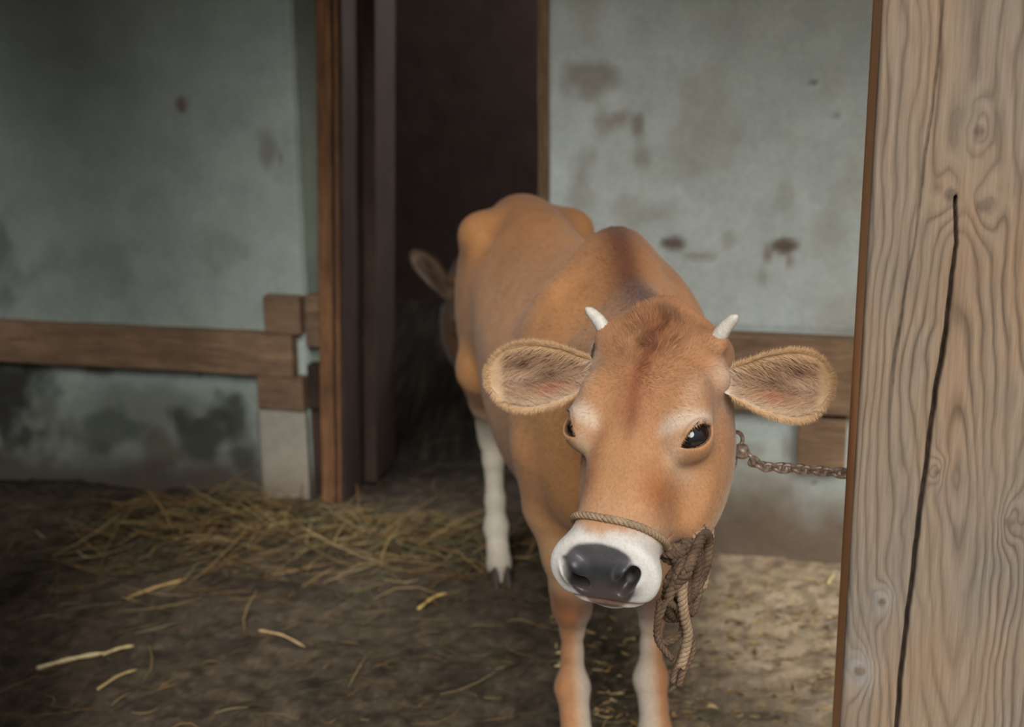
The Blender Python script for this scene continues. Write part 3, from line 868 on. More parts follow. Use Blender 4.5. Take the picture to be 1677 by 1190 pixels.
def ear_mesh(cow, sgn, D, Nf, base, L=.174, W=.050, hairs=5000, seed=5, dim=1.0):
    """cupped leaf with thick rounded rim; D length direction, Nf where the opening faces (world vectors)"""
    D = np.asarray(D, float); D /= np.linalg.norm(D); Nf = np.asarray(Nf, float); Nf -= D * (Nf @ D); Nf /= np.linalg.norm(Nf)
    Wd = np.cross(Nf, D); 
    if Wd[2] < 0: Wd = -Wd                      # Wd points up
    nl, nm = 46, 33
    l = 1 - (1 - np.linspace(0, 1, nl)) ** 1.6; m = np.linspace(-1, 1, nm); Lg, Mg = np.meshgrid(l, m, indexing='ij')
    wb = tab([0, .12, .3, .5, .7, 1.0], [.36, .50, .80, .97, 1.03, 1.03], sig=.04)
    wt = lambda q: wb(q) * np.sqrt(np.clip(1 - (np.clip(q - .52, 0, 1) / .48) ** 2.3, 0, 1))
    def surf(Lg, Mg, back):
        w = np.maximum(wt(Lg), .02) * W
        up = np.where(Mg > 0, .95, 1.05)
        cup = (.55 * (1 - Lg) ** 1.2 + .20) * w
        x = Lg * L
        y = np.sin(Mg * 1.35) / np.sin(1.35) * w * up - .010 * np.sin(Lg * np.pi) * 0
        zz = (1 - np.cos(Mg * 1.5)) * cup * 1.25 - .030 * Lg ** 2
        curl = smoothstep(.6, 1, np.abs(Mg)); zz = zz - curl * .004
        th = .0075 * np.sqrt(np.clip(1 - np.abs(Mg) ** 6, 0, 1)) * np.sqrt(np.clip(1 - Lg ** 8, 0, 1)) + .0008
        # ribs in the concha
        rib = .0022 * np.cos(Mg * 9 + .6) * smoothstep(.1, .3, Lg) * (1 - smoothstep(.75, .95, Lg)) * (1 - np.abs(Mg) ** 3)
        zz = zz + (rib if not back else -th * 1.6)
        return base + (x[..., None] * D + y[..., None] * Wd + zz[..., None] * Nf) * cow.k
    A, B = surf(Lg, Mg, False), surf(Lg, Mg, True)
    n = nl * nm; idx = np.arange(n).reshape(nl, nm)
    q = np.stack([idx[:-1, :-1], idx[1:, :-1], idx[1:, 1:], idx[:-1, 1:]], -1).reshape(-1, 4)
    rimi = np.concatenate([idx[:, 0], idx[-1, 1:], idx[-2::-1, -1], idx[0, -2:0:-1]]); r2 = np.roll(rimi, -1)
    V = np.vstack([A.reshape(-1, 3), B.reshape(-1, 3)])
    Q = np.vstack([q, q[:, ::-1] + n, np.stack([r2, rimi, rimi + n, r2 + n], -1)])
    # outward check
    fn = np.cross(A[1, 1] - A[0, 0], A[0, 1] - A[0, 0])
    if A[20, 16] is not None:
        nn = np.cross(A[21, 16] - A[20, 16], A[20, 17] - A[20, 16])
        if nn @ Nf < 0: Q = Q[:, ::-1]
    def earcol(Lf, Mf, back):
        nz = fbm(np.column_stack([Lf * 5, Mf * 4]), 2.5, 220 + sgn, 3)
        c = np.tile(lin(216, 180, 140), (len(Lf), 1))
        c = mixc(c, smoothstep(.55, .95, np.maximum(np.abs(Mf), 0 * Lf)) * .6, lin(214, 166, 118))
        inner = (1 - smoothstep(.55, .85, np.abs(Mf))) * smoothstep(.0, .1, Lf) * (1 - smoothstep(.78, .92, Lf))
        c = mixc(c, inner * .45, lin(168, 122, 96))
        c = mixc(c, inner * gs(Mf - .30, .14) * gs(Lf - .66, .10) * .98, lin(84, 40, 34))
        c = mixc(c, inner * gs(Mf - .02, .20) * gs(Lf - .42, .17) * .9, lin(84, 56, 42))
        c = mixc(c, inner * gs(Mf + .38, .16) * gs(Lf - .40, .13) * .8, lin(196, 112, 92))
        c = mixc(c, inner * gs(Mf + .20, .12) * gs(Lf - .60, .08) * .7, lin(130, 80, 66))
        c = mixc(c, gs(Mf + .75, .2) * .6, lin(228, 204, 176))
        c = mixc(c, gs(Lf - .72, .12) * gs(Mf + .1, .2) * .6, lin(214, 182, 160))
        c = mixc(c, (1 - smoothstep(.0, .14, Lf)) * .7, lin(232, 216, 196))
        return (c if not back else np.tile(lin(196, 140, 92), (len(Lf), 1))) * (.85 + .3 * nz)[:, None] * dim
    cf = earcol(Lg.ravel(), Mg.ravel(), False); cb = earcol(Lg.ravel(), Mg.ravel(), True)
    rng = np.random.default_rng(seed)
    pv, pq, pt, pc, off = [V], [Q], [], [np.vstack([cf, cb])], len(V)
    def add(lf, mf, dirv, nrv, Ln, wd, colr):
        nonlocal off
        r = surf(lf, mf, False)
        v, qq, tt, c = strands(r, dirv, nrv, Ln * cow.k, wd * cow.k, colr, bend=.12)
        pv.append(v); pq.append(qq + off); pt.append(tt + off); pc.append(c); off += len(v)
    if hairs:
        # rim fringe
        N1 = hairs // 2
        th = rng.random(N1); lf = np.clip(.05 + .95 * th + rng.normal(0, .01, N1), 0, .995); mf = np.where(rng.random(N1) < .5, -1, 1) * (.93 + .07 * rng.random(N1))
        tip = rng.random(N1) < .25
        mf[tip] = rng.uniform(-1, 1, tip.sum()); lf[tip] = .97 + .025 * rng.random(tip.sum())
        out = (mf[:, None] * Wd * np.where(tip, .6, 1)[:, None] + D * (.5 + 1.2 * tip)[:, None] + Nf * rng.normal(.15, .35, N1)[:, None] + rng.normal(0, .22, (N1, 3)))
        out /= np.linalg.norm(out, axis=1)[:, None]
        cc = np.tile(lin(226, 184, 136), (N1, 1)) * (.8 + .35 * rng.random(N1))[:, None] * dim
        add(lf, mf, out, np.tile(Nf, (N1, 1)), .005 + .009 * rng.random(N1), np.full(N1, .00050), cc)
        # inner hairs sweeping from the root and from the upper rim across the hollow
        N2 = hairs // 5
        lf = rng.random(N2) ** .8 * .8 + .03; mf = rng.uniform(-.85, .9, N2)
        out = D * 1.0 + Wd * (-.55 * np.sign(mf + .1) + rng.normal(0, .25, N2))[:, None] + Nf * (.35 + .25 * rng.random(N2))[:, None] + rng.normal(0, .12, (N2, 3))
        out /= np.linalg.norm(out, axis=1)[:, None]
        cc = earcol(lf, mf, False) * (.8 + .5 * rng.random(N2))[:, None]
        cc = cc * .75 + lin(204, 168, 128) * .25 * dim
        add(lf, mf, out, np.tile(Nf, (N2, 1)), .008 + .018 * rng.random(N2) * (1 - .4 * lf), np.full(N2, .00050), cc)
        # fine coat on the back
    me = make_mesh('ear', np.vstack(pv), [np.vstack(pq)] + ([np.vstack(pt)] if pt else []), np.vstack(pc), True, {'gloss': np.zeros(off)})
    return me

def hoof_mesh(cow, u, v):
    parts = []
    for sd in (-1, 1):
        th = np.linspace(0, 2 * np.pi, 20, endpoint=False); rings = []
        for zz, fl in ((-.008, 1.12), (.0, 1.12), (.02, 1.05), (.045, .92), (.058, .78)):
            rx = .040 * fl * (1 - .0 * zz); ry = .0155 * fl
            cx_ = u + .012 - zz * .35 + .004; cy_ = v + sd * (.0168 * (1.0 if zz < .03 else .9))
            x = np.cos(th); y = np.sin(th)
            xx = np.where(x > 0, x * rx * (1 - .12 * np.abs(y)), x * rx * .85)
            rings.append(np.column_stack([cx_ + xx, cy_ + y * ry * (1 - .25 * np.clip(x, 0, 1)) + 0 * x, np.full(20, zz)]))
        V = np.vstack(rings); F = []
        for i in range(4):
            for k in range(20): F.append((i * 20 + k, i * 20 + (k + 1) % 20, (i + 1) * 20 + (k + 1) % 20, (i + 1) * 20 + k))
        c0, c1 = len(V), len(V) + 1; V = np.vstack([V, rings[0].mean(0), rings[-1].mean(0) + [0, 0, .006]])
        T = [(c0, (k + 1) % 20, k) for k in range(20)] + [(c1, 80 + k, 80 + (k + 1) % 20) for k in range(20)]
        parts.append((V, F, T))
    V, Q, T = merge(parts)
    me = make_mesh('hoof', cow.toworld(V), [Q, T]); return me

def horn_mesh(cow, b, tip, r0, bend):
    b, tip = cow.fromhead(np.array([b]))[0], cow.fromhead(np.array([tip]))[0]
    bd = cow.HM @ np.asarray(bend)
    t = np.linspace(0, 1, 14)[:, None]
    path = b * (1 - t) + tip * t + bd * np.sin(t * np.pi)
    rr = r0 * cow.k * (1 - t[:, 0] ** 2 * .55) ; rr[-1] *= .35; rr[-2] *= .75
    rr = rr * (1 + .03 * np.sin(t[:, 0] * 30))
    V, Q, T = tube(path, rr, 16); return make_mesh('horn', V, [Q, T])

def eye_mesh(cow, sgn):
    c = EYE_C * [1, sgn, 1]; nlat, nlon = 20, 28
    V, F = [], []
    th = np.linspace(0, np.pi, nlat); ph = np.linspace(0, 2 * np.pi, nlon, endpoint=False)
    T_, P_ = np.meshgrid(th, ph, indexing='ij')
    X = np.stack([np.sin(T_) * np.cos(P_), np.sin(T_) * np.sin(P_), np.cos(T_)], -1).reshape(-1, 3) * (EYE_R - .0015)
    idx = np.arange(nlat * nlon).reshape(nlat, nlon)
    q = np.stack([idx[:-1], np.roll(idx, -1, 1)[:-1], np.roll(idx, -1, 1)[1:], idx[1:]], -1).reshape(-1, 4)
    return make_mesh('eye', cow.fromhead(X + c), [q[:, ::-1]])

def lash_mesh(cow, sgn):
    rng = np.random.default_rng(3 + sgn); n = 46
    ax1, outw = EYE_A, EYE_N
    ax2 = np.cross(ax1, outw); upl = -ax1 * .1 + (ax2 if ax2[0] < 0 else -ax2)
    t = rng.uniform(-1, 1, n)
    root = EYE_C + ax1 * (t * .023)[:, None] + (ax2 if ax2[0] < 0 else -ax2) * ((1 - t ** 2) * .0140)[:, None]
    root = EYE_C + (root - EYE_C) + outw * np.sqrt(np.clip(EYE_R ** 2 - (t * .023) ** 2 - ((1 - t ** 2) * .0140) ** 2, .0001, 1))[:, None]
    d = outw + .35 * (ax2 if ax2[0] < 0 else -ax2) - ax1 * .3 + rng.normal(0, .12, (n, 3)); d /= np.linalg.norm(d, axis=1)[:, None]
    root[:, 1] *= sgn; d[:, 1] *= sgn
    W, Dw = cow.fromhead(root), d @ cow.HM.T
    nrm = np.tile(cow.HM[:, 2], (n, 1))
    V, Q, T, _ = strands(W, Dw, nrm, (.008 + .007 * rng.random(n)) * cow.k, np.full(n, .0006), np.zeros((n, 3)), .15)
    return make_mesh('eyelashes', V, [Q, T])

def tail_mesh(cow, dim=1.0):
    pts = cow.toworld(np.array([[-1.01, 0, .985], [-1.055, 0, .95], [-1.08, .01, .85], [-1.085, .02, .7], [-1.08, .02, .55], [-1.07, .02, .42], [-1.06, .02, .30]]))
    path = spline(pts, 50); t = np.linspace(0, 1, 50)
    rr = np.interp(t, [0, .1, .6, .75, .9, 1], [.026, .020, .012, .022, .020, .003]) * cow.k
    V, Q, T = tube(path, rr, 14)
    cols = np.where((t < .68)[:, None], lin(190, 134, 86), lin(70, 50, 40))
    C = np.vstack([np.repeat(cols, 14, 0), cols[:1], cols[-1:]]) * dim
    return make_mesh('tail', V, [Q, T], C, True, {'gloss': np.zeros(len(V))})

def make_cow(name, label, cow, ears, **kw):
    root = empty(name, tuple(cow.toworld(np.array([[-.45, 0, 0]]))[0]), math.atan2(cow.F[1], cow.F[0]))
    tag(root, label, 'cow')
    bpy.context.view_layer.update()
    parts = [build_body(cow, 'near', root, **kw)]
    dim = kw.get('dim', 1.0)
    for sgn, D, Nf, base, hairs in ears:
        e = link('ear', ear_mesh(cow, sgn, D, Nf, np.asarray(base), W=.050 if cow.k == 1.0 else .036, hairs=hairs, dim=dim), M_COAT); parts.append(e)
    for sgn in (-1, 1):
        parts.append(link('eye', eye_mesh(cow, sgn), M_EYE)); parts[-1]['label'] = 'large glossy dark eye'
        parts.append(link('eyelashes', lash_mesh(cow, sgn), M_LASH))
        if cow.k == 1.0: parts.append(link('horn', horn_mesh(cow, (.034, sgn * .086, -.026), (.008, sgn * .120, .004), .0118, (-.004, 0, 0)), M_HORN)); parts[-1]['label'] = 'short pale stubby horn' if cow.k == 1.0 else 'dark eyelashes'
    for (u, v) in ((.040, .084), (.040, -.084), (-.876, .106), (-.876, -.066)):
        parts.append(link('hoof', hoof_mesh(cow, u, v), M_HOOF)); parts[-1]['label'] = 'dark cloven hoof'
    parts.append(link('tail', tail_mesh(cow, dim), M_COAT))
    for p in parts: to_parent(p, root)
    return root

POLL = np.array([.2233, 1.95, 1.0670]); MUZ = np.array([.0900, 1.66, .7560])
cow1 = Cow((.200, 2.51, 0), (.200, -.980, 0), 1.0, POLL, MUZ, math.radians(3.5))
earR_base = cow1.fromhead(np.array([[.082, -.100, -.062]]))[0]
earL_base = cow1.fromhead(np.array([[.078, .099, -.064]]))[0]
make_cow('cow', 'tan young cow with white muzzle and small pale horns, tethered before the dark doorway', cow1,
         [(-1, (-.97, .12, -.06), (-.10, -.95, .30), earR_base, 9000), (1, (.97, .10, -.09), (-.22, -.95, .25), earL_base, 9000)],
         h_body=.0075, h_head=.0022, fur_body=90000, fur_head=90000, dim=.62)

#PART2
# ------------------------------------------------------------------ the second animal, deep in the dark doorway
cow2 = Cow((.42, 5.05, 0), (-.42, -.91, 0), 1.08, (-.118, 4.52, .665), (-.02, 4.32, .28), math.radians(4))
ear2 = cow2.fromhead(np.array([[.082, -.100, -.062]]))[0]
ear2b = cow2.fromhead(np.array([[.078, .099, -.064]]))[0]
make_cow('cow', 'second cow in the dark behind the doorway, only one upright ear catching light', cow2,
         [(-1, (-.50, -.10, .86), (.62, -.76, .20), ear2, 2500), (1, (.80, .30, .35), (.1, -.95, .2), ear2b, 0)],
         h_body=.014, h_head=.006, fur_body=0, fur_head=0, dim=.17)  # dim puts the doorway's darkness into the coat colour

# ------------------------------------------------------------------ the big post
PO = np.array([.48533, 1.8, 0.0]); MP = Matrix.Translation(PO) @ Matrix.Rotation(YAW + math.radians(1.6), 4, 'Z')
CR1 = np.array([(0.083, 2.6), (0.078, 1.6), (0.075, 1.464), (0.072, 1.383), (0.067, 1.319), (0.063, 1.238), (0.062, 1.197), (0.050, 1.104), (0.045, 1.034), (0.042, 0.95), (.040, -.1)])[::-1]
CR2 = np.array([(.109, 2.6), (.109, 1.247), (.114, 1.19), (.112, 1.123), (.108, 1.055), (.104, 1.003), (.100, .941), (.096, .878), (.092, .805), (.089, .72), (.086, .653), (.082, .556), (.080, .30), (.078, -.1)])[::-1]
def build_post():
    W, D = .275, .22
    zs = np.unique(np.round(np.concatenate([np.arange(-.05, .42, .03), np.arange(.42, 1.56, .0045), np.arange(1.56, 2.61, .03)]), 5))
    n = 175; xs = np.linspace(0, W, n)
    X, Z = np.meshgrid(xs, zs, indexing='ij'); x, z = X.ravel(), Z.ravel()
    P = np.column_stack([x, z * .35])
    # ring field: a slightly tapering log cut by the face, disturbed by knots
    xc = .128 + .018 * np.sin(z * 2.6 + .6) + .02 * (vnoise(np.column_stack([z, z * 0]), 2.2, 5) - .5)
    dz = .010 + .050 * np.abs(np.sin((z - .86) * 2.3)) + .05 * (vnoise(np.column_stack([z, z * 0 + 3]), 3.0, 9) - .5) ** 2
    wav = (fbm(P, 26, 300, 3) - .5) * .012 + (fbm(np.column_stack([x, z]), 10, 310, 3) - .5) * .012
    r = np.sqrt((x - xc + wav) ** 2 + dz ** 2) * 1.0
    knots = [(.133, 1.341, .010), (.146, 1.243, .012), (.103, 1.257, .012), (.049, .664, .008), (.024, .552, .011), (.112, .868, .006), (.215, .80, .010)]
    kd = np.zeros_like(x); halo = np.zeros_like(x); ring = r * 78 + (fbm(np.column_stack([x * 1.0, z * .25]), 14, 350, 3) - .5) * 3.2
    for kx, kz, kr in knots:
        q = np.sqrt((x - kx + (fbm(np.column_stack([x, z]), 40, 360, 2) - .5) * .012) ** 2 + ((z - kz) * .45) ** 2)
        ring = ring + 2.6 * np.exp(-(q / (kr * 1.7)) ** 2) * np.where(True, 1, 1)
        if kz < .7: halo = np.maximum(halo, np.exp(-(((x - kx) / (kr * 1.8)) ** 2 + ((z - kz) / (kr * 2.6)) ** 2)))
        kd = np.maximum(kd, (1 - smoothstep(kr * .45, kr * 1.0, np.sqrt((x - kx) ** 2 + (z - kz) ** 2))))
    c1 = np.interp(z, CR1[:, 1], CR1[:, 0]) + (fbm(np.column_stack([z, z * 0]), 30, 320, 3) - .5) * .004
    c2 = np.interp(z, CR2[:, 1], CR2[:, 0]) + (fbm(np.column_stack([z, z * 0]), 25, 330, 3) - .5) * .004
    w1 = .0011 + .0004 * np.sin(z * 20)
    w2 = np.where(z > 1.255, 0.0002, .0016 + .0012 * smoothstep(1.25, 1.0, z))
    g1 = np.clip(1 - np.abs(x - c1) / (w1 + .0010), 0, 1) * smoothstep(.93, 1.0, z); g2 = np.clip(1 - np.abs(x - c2) / (w2 + .0012), 0, 1) * (z < 1.255)
    fr = np.abs(((ring + 20) % 1.0) - .5) * 2
    relief = (fr - .5) * .0009
    y = -relief + g1 * .006 + g2 * .020 - kd * .0015
    edge = .010
    y = y + np.where(x < edge, (edge - np.sqrt(np.maximum(edge ** 2 - (edge - x) ** 2, 0))) * 1.0, 0) * .9 + (fbm(np.column_stack([x * 0, z]), 8, 340, 3) - .5) * .004 * (1 - smoothstep(0, .02, x))
    crack = np.maximum(g1 * .55, g2)
    nx, nz = n, len(zs); idx = np.arange(nx * nz).reshape(nx, nz); N = nx * nz
    q = np.stack([idx[:-1, :-1], idx[1:, :-1], idx[1:, 1:], idx[:-1, 1:]], -1).reshape(-1, 4)
    V = [np.column_stack([x, y, z])]
    # sides and back: extrude the left rim, the right rim
    L0 = idx[0]; R0 = idx[-1]
    fx = [V[0]]; off = N
    faces = [q]; att_r, att_k, att_c = [ring], [kd], [crack]; side = [np.zeros(N)]
    def addring(xv, yv, base):
        nonlocal off
        fx.append(np.column_stack([np.full(nz, xv) , np.full(nz, yv), zs])); i = np.arange(nz) + off; off += nz
        att_r.append(base + yv * 60 + (vnoise(np.column_stack([zs * 3, zs * 0 + yv]), 1, 7)) * 2); att_k.append(np.zeros(nz)); att_c.append(np.zeros(nz)); side.append(np.ones(nz))
        return i
    left = [L0] + [addring(0.0, yv, ring[L0]) for yv in (.016, .06, .11, .16, D - .01)] + [addring(.008, D, ring[L0])]
    right = [R0] + [addring(W, yv, ring[R0]) for yv in (.012, .06, .11, .16, D - .01)] + [addring(W - .008, D, ring[R0])]
    for A, B in zip(left[:-1], left[1:]): faces.append(np.stack([B[:-1], A[:-1], A[1:], B[1:]], -1))
    for A, B in zip(right[:-1], right[1:]): faces.append(np.stack([A[:-1], B[:-1], B[1:], A[1:]], -1))
    faces.append(np.stack([right[-1][:-1], left[-1][:-1], left[-1][1:], right[-1][1:]], -1))
    t = NT('weathered_sawn_timber')
    rg = t.attr('ring').outputs['Fac']; kn = t.attr('knot').outputs['Fac']; ck = t.attr('crack').outputs['Fac']; sd = t.attr('side').outputs['Fac']
    co = t.coords(1, 1, .12); nf = t.noise(200, 5, .7, t.coords(1, 1, .05)); nb = t.noise(9, 5, .6, t.coords(1, 1, .35)); ns = t.noise(3.2, 4, .55, t.coords(1.6, 1, .7))
    ad = t.node('ShaderNodeMath', operation='MULTIPLY_ADD'); t.l.new(nb, ad.inputs[0]); ad.inputs[1].default_value = .9; t.l.new(rg, ad.inputs[2])
    frc = t.node('ShaderNodeMath', operation='FRACT'); t.l.new(ad.outputs[0], frc.inputs[0])
    late = t.mix(t.ramp(t.noise(5, 3, .5, t.coords(3, 1, .5)), [(.35, .35), (.65, 1.0)]), (1, 1, 1), t.ramp(frc.outputs[0], [(0.0, .48), (.10, .78), (.40, 1.08), (.72, 1.0), (.92, .56), (1.0, .48)]))
    tone = t.ramp(ns, [(.32, lin(120, 112, 102)), (.50, lin(134, 119, 102)), (.68, lin(140, 114, 92))])
    c = t.mix(1.0, tone, late, 'MULTIPLY')
    c = t.mix(1.0, c, t.ramp(nf, [(.25, .70), (.75, 1.16)]), 'MULTIPLY')
    grey = t.ramp(nb, [(.55, 0.0), (.78, .5)])
    c = t.mix(grey, c, lin(108, 105, 100))
    c = t.mix(t.attr('halo').outputs['Fac'], c, t.mix(nf, lin(108, 104, 100), lin(150, 146, 140)))
    c = t.mix(kn, c, t.mix(nf, lin(70, 56, 46), lin(128, 112, 98)))
    c = t.mix(ck, c, lin(40, 30, 26))
    c = t.mix(sd, c, t.mix(1.0, t.mix(nb, lin(196, 142, 98), lin(240, 184, 132)), t.ramp(nf, [(.25, .72), (.75, 1.12)]), 'MULTIPLY'), 'MIX')
    t.base(c, .85, .2); t.bump(frc.outputs[0], .25, .002)
    me = make_mesh('wooden_post', np.vstack(fx), faces, None, True, {'ring': np.concatenate(att_r), 'knot': np.concatenate(att_k), 'crack': np.concatenate(att_c), 'side': np.concatenate(side), 'halo': np.concatenate([halo, np.zeros(off - N)])})
    o = link('wooden_post', me, t.m, mw=MP)
    tag(o, 'thick weathered square timber post with knots and a long dark crack, at the right', 'post')
build_post()

# ------------------------------------------------------------------ rope halter
def mat_fibre(name, c0, c1):
    t = NT(name); n = t.noise(30, 4, .7, t.coords()); n2 = t.noise(400, 2, .6, t.coords())
    t.base(t.mix(1.0, t.ramp(n, [(.3, c0), (.7, c1)]), t.ramp(n2, [(.3, .75), (.7, 1.15)]), 'MULTIPLY'), .9, .15); t.bump(n2, .5, .002)
    return t.m
M_ROPE = mat_fibre('worn_tan_rope', lin(116, 98, 80), lin(158, 134, 108))
M_ROPED = mat_fibre('dirty_brown_rope', lin(66, 53, 43), lin(112, 91, 73))
halter = empty('rope_halter', tuple(cow1.fromhead(np.array([[.335, .04, -.16]]))[0]))
tag(halter, 'twisted rope halter over the tan cow\'s nose, tangled ends hanging under its jaw', 'halter')
bpy.context.view_layer.update()
def part(name, VQT, mat, root, label=None):
    V, Q, T = VQT
    o = link(name, make_mesh(name, V, [Q, T] if len(T) else [Q]), mat); to_parent(o, root)
    if label: o['label'] = label
    return o
# noseband follows the snout
ang = np.linspace(0, 2 * np.pi, 73); cen = np.array([0, -.078])
pts = []
for th in ang:
    dr = np.array([math.sin(th), math.cos(th)])            # s, n
    lo_, hi_ = .01, .16
    a_ = .332 + .010 * math.cos(th) + .004 * math.sin(th)
    for _ in range(22):
        md = (lo_ + hi_) / 2; sn = cen + dr * md
        if cow1.sdf(cow1.fromhead(np.array([[a_, sn[0], sn[1]]])))[0] < 0: lo_ = md
        else: hi_ = md
    sn = cen + dr * (lo_ + .0035); pts.append([a_, sn[0], sn[1]])
nb_path = cow1.fromhead(np.array(pts))
part('noseband', rope(nb_path, .0052, .022), M_ROPE, halter, 'pale twisted rope across the nose')
K = nb_path[27]                                             # lower left-side corner of the snout
def path_from(lst, n=60, closed=False): return spline(np.array(lst), n, closed)
K = K + np.array([.006, -.002, -.004])
rings = []
for i, (r_, ax) in enumerate((((.014), (0.2, .3, 1)), ((.013), (1, .2, .3)), ((.012), (.3, 1, .2)))):
    ax = np.array(ax, float); ax /= np.linalg.norm(ax); u1 = np.cross(ax, [.3, .5, -.8]); u1 /= np.linalg.norm(u1); u2 = np.cross(ax, u1)
    tt = np.linspace(0, 2 * np.pi, 30)
    rings.append(rope(K + r_ * (np.cos(tt)[:, None] * u1 + np.sin(tt)[:, None] * u2), .0062, .024))
part('knot', merge(rings), M_ROPED, halter, 'dirty brown knot')
SH = np.array([-.020, 0, -.010])
loops = [
 ([(.262, 1.74, .745), (.292, 1.80, .775), (.305, 1.83, .755), (.303, 1.83, .72), (.290, 1.82, .69), (.268, 1.78, .685), (.250, 1.75, .715)], .0075, M_ROPED),
 ([(.250, 1.75, .735), (.275, 1.79, .750), (.287, 1.81, .725), (.282, 1.81, .69), (.262, 1.79, .655), (.243, 1.77, .670), (.238, 1.75, .70)], .0070, M_ROPED),
 ([(.283, 1.80, .775), (.302, 1.83, .785), (.309, 1.84, .76), (.306, 1.84, .715), (.298, 1.83, .680), (.291, 1.82, .71), (.285, 1.81, .74)], .0060, M_ROPE),
 ([(.270, 1.79, .760), (.284, 1.81, .760), (.292, 1.82, .72), (.288, 1.81, .675), (.276, 1.79, .66), (.268, 1.78, .70)], .0065, M_ROPED),
 ([(.232, 1.74, .700), (.222, 1.74, .665), (.226, 1.75, .635), (.246, 1.76, .630), (.262, 1.77, .645), (.252, 1.76, .680)], .0050, M_ROPED),
 ([(.262, 1.79, .765), (.286, 1.82, .755), (.291, 1.83, .70), (.274, 1.81, .665), (.256, 1.79, .69), (.255, 1.78, .735)], .0085, M_ROPED),
 ([(.240, 1.77, .720), (.262, 1.80, .730), (.272, 1.81, .69), (.254, 1.80, .65), (.238, 1.78, .665)], .0070, M_ROPED)]
for i, (p, r_, m_) in enumerate(loops):
    p = np.array(p) + SH; part('rope_loop', rope(path_from(np.vstack([p, p[:1]]), 70), r_, .026), m_, halter)
tails = [
 ([(.258, 1.745, .735), (.257, 1.745, .70), (.262, 1.75, .655), (.268, 1.755, .620), (.264, 1.755, .585), (.258, 1.755, .555)], .0072, M_ROPE),
 ([(.225, 1.74, .695), (.222, 1.74, .655), (.224, 1.745, .615), (.234, 1.75, .592), (.246, 1.75, .575)], .0046, M_ROPED),
 ([(.268, 1.76, .625), (.277, 1.765, .598), (.275, 1.765, .570), (.263, 1.76, .545), (.257, 1.76, .515)], .0050, M_ROPED),
 ([(.262, 1.755, .60), (.256, 1.755, .57), (.250, 1.755, .545), (.247, 1.755, .525)], .0040, M_ROPED)]
for p, r_, m_ in tails: part('rope_tail', rope(path_from((np.array(p) - [0, 0, .735]) * [1, 1, .80] + [0, 0, .735] + SH, 40), r_, .024), m_, halter)
# cheek rope up behind the jaw to the neck loop
part('cheek_rope', rope(path_from([(.272, 1.81, .775), (.282, 1.90, .80), (.295, 1.97, .825), (.320, 2.02, .838)], 40), .0062, .026), M_ROPED, halter)
RING = np.array([.3640, 2.03, .812])
nT = (cow1.n1 - cow1.n0); nT /= np.linalg.norm(nT); nS = np.cross(nT, [0, 0, 1.0]); nS /= np.linalg.norm(nS); nU = np.cross(nS, nT)
cc_ = cow1.n0 + (cow1.n1 - cow1.n0) * .93
collar = []
for th in np.linspace(math.radians(72), math.radians(288), 50):
    dr = nS * math.sin(th) + nU * math.cos(th); lo_, hi_ = .02, .17
    for _ in range(18):
        md = (lo_ + hi_) / 2
        if cow1.sdf((cc_ + dr * md)[None])[0] < 0: lo_ = md
        else: hi_ = md
    collar.append(cc_ + dr * (lo_ + .004))
collar = np.array(collar)
part('neck_rope', rope(spline(collar, 160), .0065, .028), M_ROPED, halter)
cr = collar[np.argmin(np.linalg.norm(collar - RING, axis=1))]
part('rope_loop', rope(path_from([cr, (cr + RING) / 2 + [0, 0, -.01], RING + [-.012, 0, .006]], 30), .006, .026), M_ROPED, halter)

# ------------------------------------------------------------------ tether chain
t = NT('worn_steel'); n = t.noise(120, 4, .6, t.coords())
t.base(t.ramp(n, [(.3, lin(104, 86, 74)), (.7, lin(206, 186, 168))]), .42, .5); t.b.inputs['Metallic'].default_value = .35; M_CHAIN = t.m
chain = empty('tether_chain', tuple(RING)); tag(chain, 'short steel tether chain from the cow\'s neck to the weathered post', 'chain')
bpy.context.view_layer.update()
cp = spline(np.array([RING + [.012, .0, -.004], (.400, 2.05, .783), (.460, 2.065, .772), (.520, 2.072, .763), (.575, 2.052, .764)]), 400)
Ls = np.concatenate([[0], np.cumsum(np.linalg.norm(np.diff(cp, axis=0), axis=1))])
def link_mesh(Lh=.0150, Wh=.0104, r=.0034):
    a = np.linspace(0, 2 * np.pi, 24, endpoint=False)
    x = np.cos(a); y = np.sin(a); xx = np.sign(x) * np.abs(x) ** .8 * (Lh - r); yy = np.sign(y) * np.abs(y) ** .8 * (Wh - r)
    return tube(np.column_stack([xx, yy, .0022 * np.sin(2 * a)]), r, 8, True)
lm = None; pitch = .0170; nlk = int(Ls[-1] / pitch)
for i in range(nlk):
    sc = (i + .5) * pitch
    p = np.array([np.interp(sc, Ls, cp[:, k]) for k in range(3)]); q = np.array([np.interp(sc + .004, Ls, cp[:, k]) for k in range(3)])
    T = (q - p) / np.linalg.norm(q - p); a_ = math.radians(35 + 90 * (i % 2) + 6 * math.sin(i * 2.1))
    U = np.cross(T, [0, 0, 1.0]); U /= np.linalg.norm(U); Wv = np.cross(T, U)
    U2 = U * math.cos(a_) + Wv * math.sin(a_); W2 = np.cross(T, U2)
    if lm is None: lm = make_mesh('link', link_mesh()[0], [link_mesh()[1]]); lm.materials.append(M_CHAIN)
    o = bpy.data.objects.new('link', lm); COL.objects.link(o)
    o.matrix_world = Matrix(((T[0], U2[0], W2[0], p[0]), (T[1], U2[1], W2[1], p[1]), (T[2], U2[2], W2[2], p[2]), (0, 0, 0, 1)))
    o.parent = chain; o.matrix_parent_inverse = chain.matrix_basis.inverted()
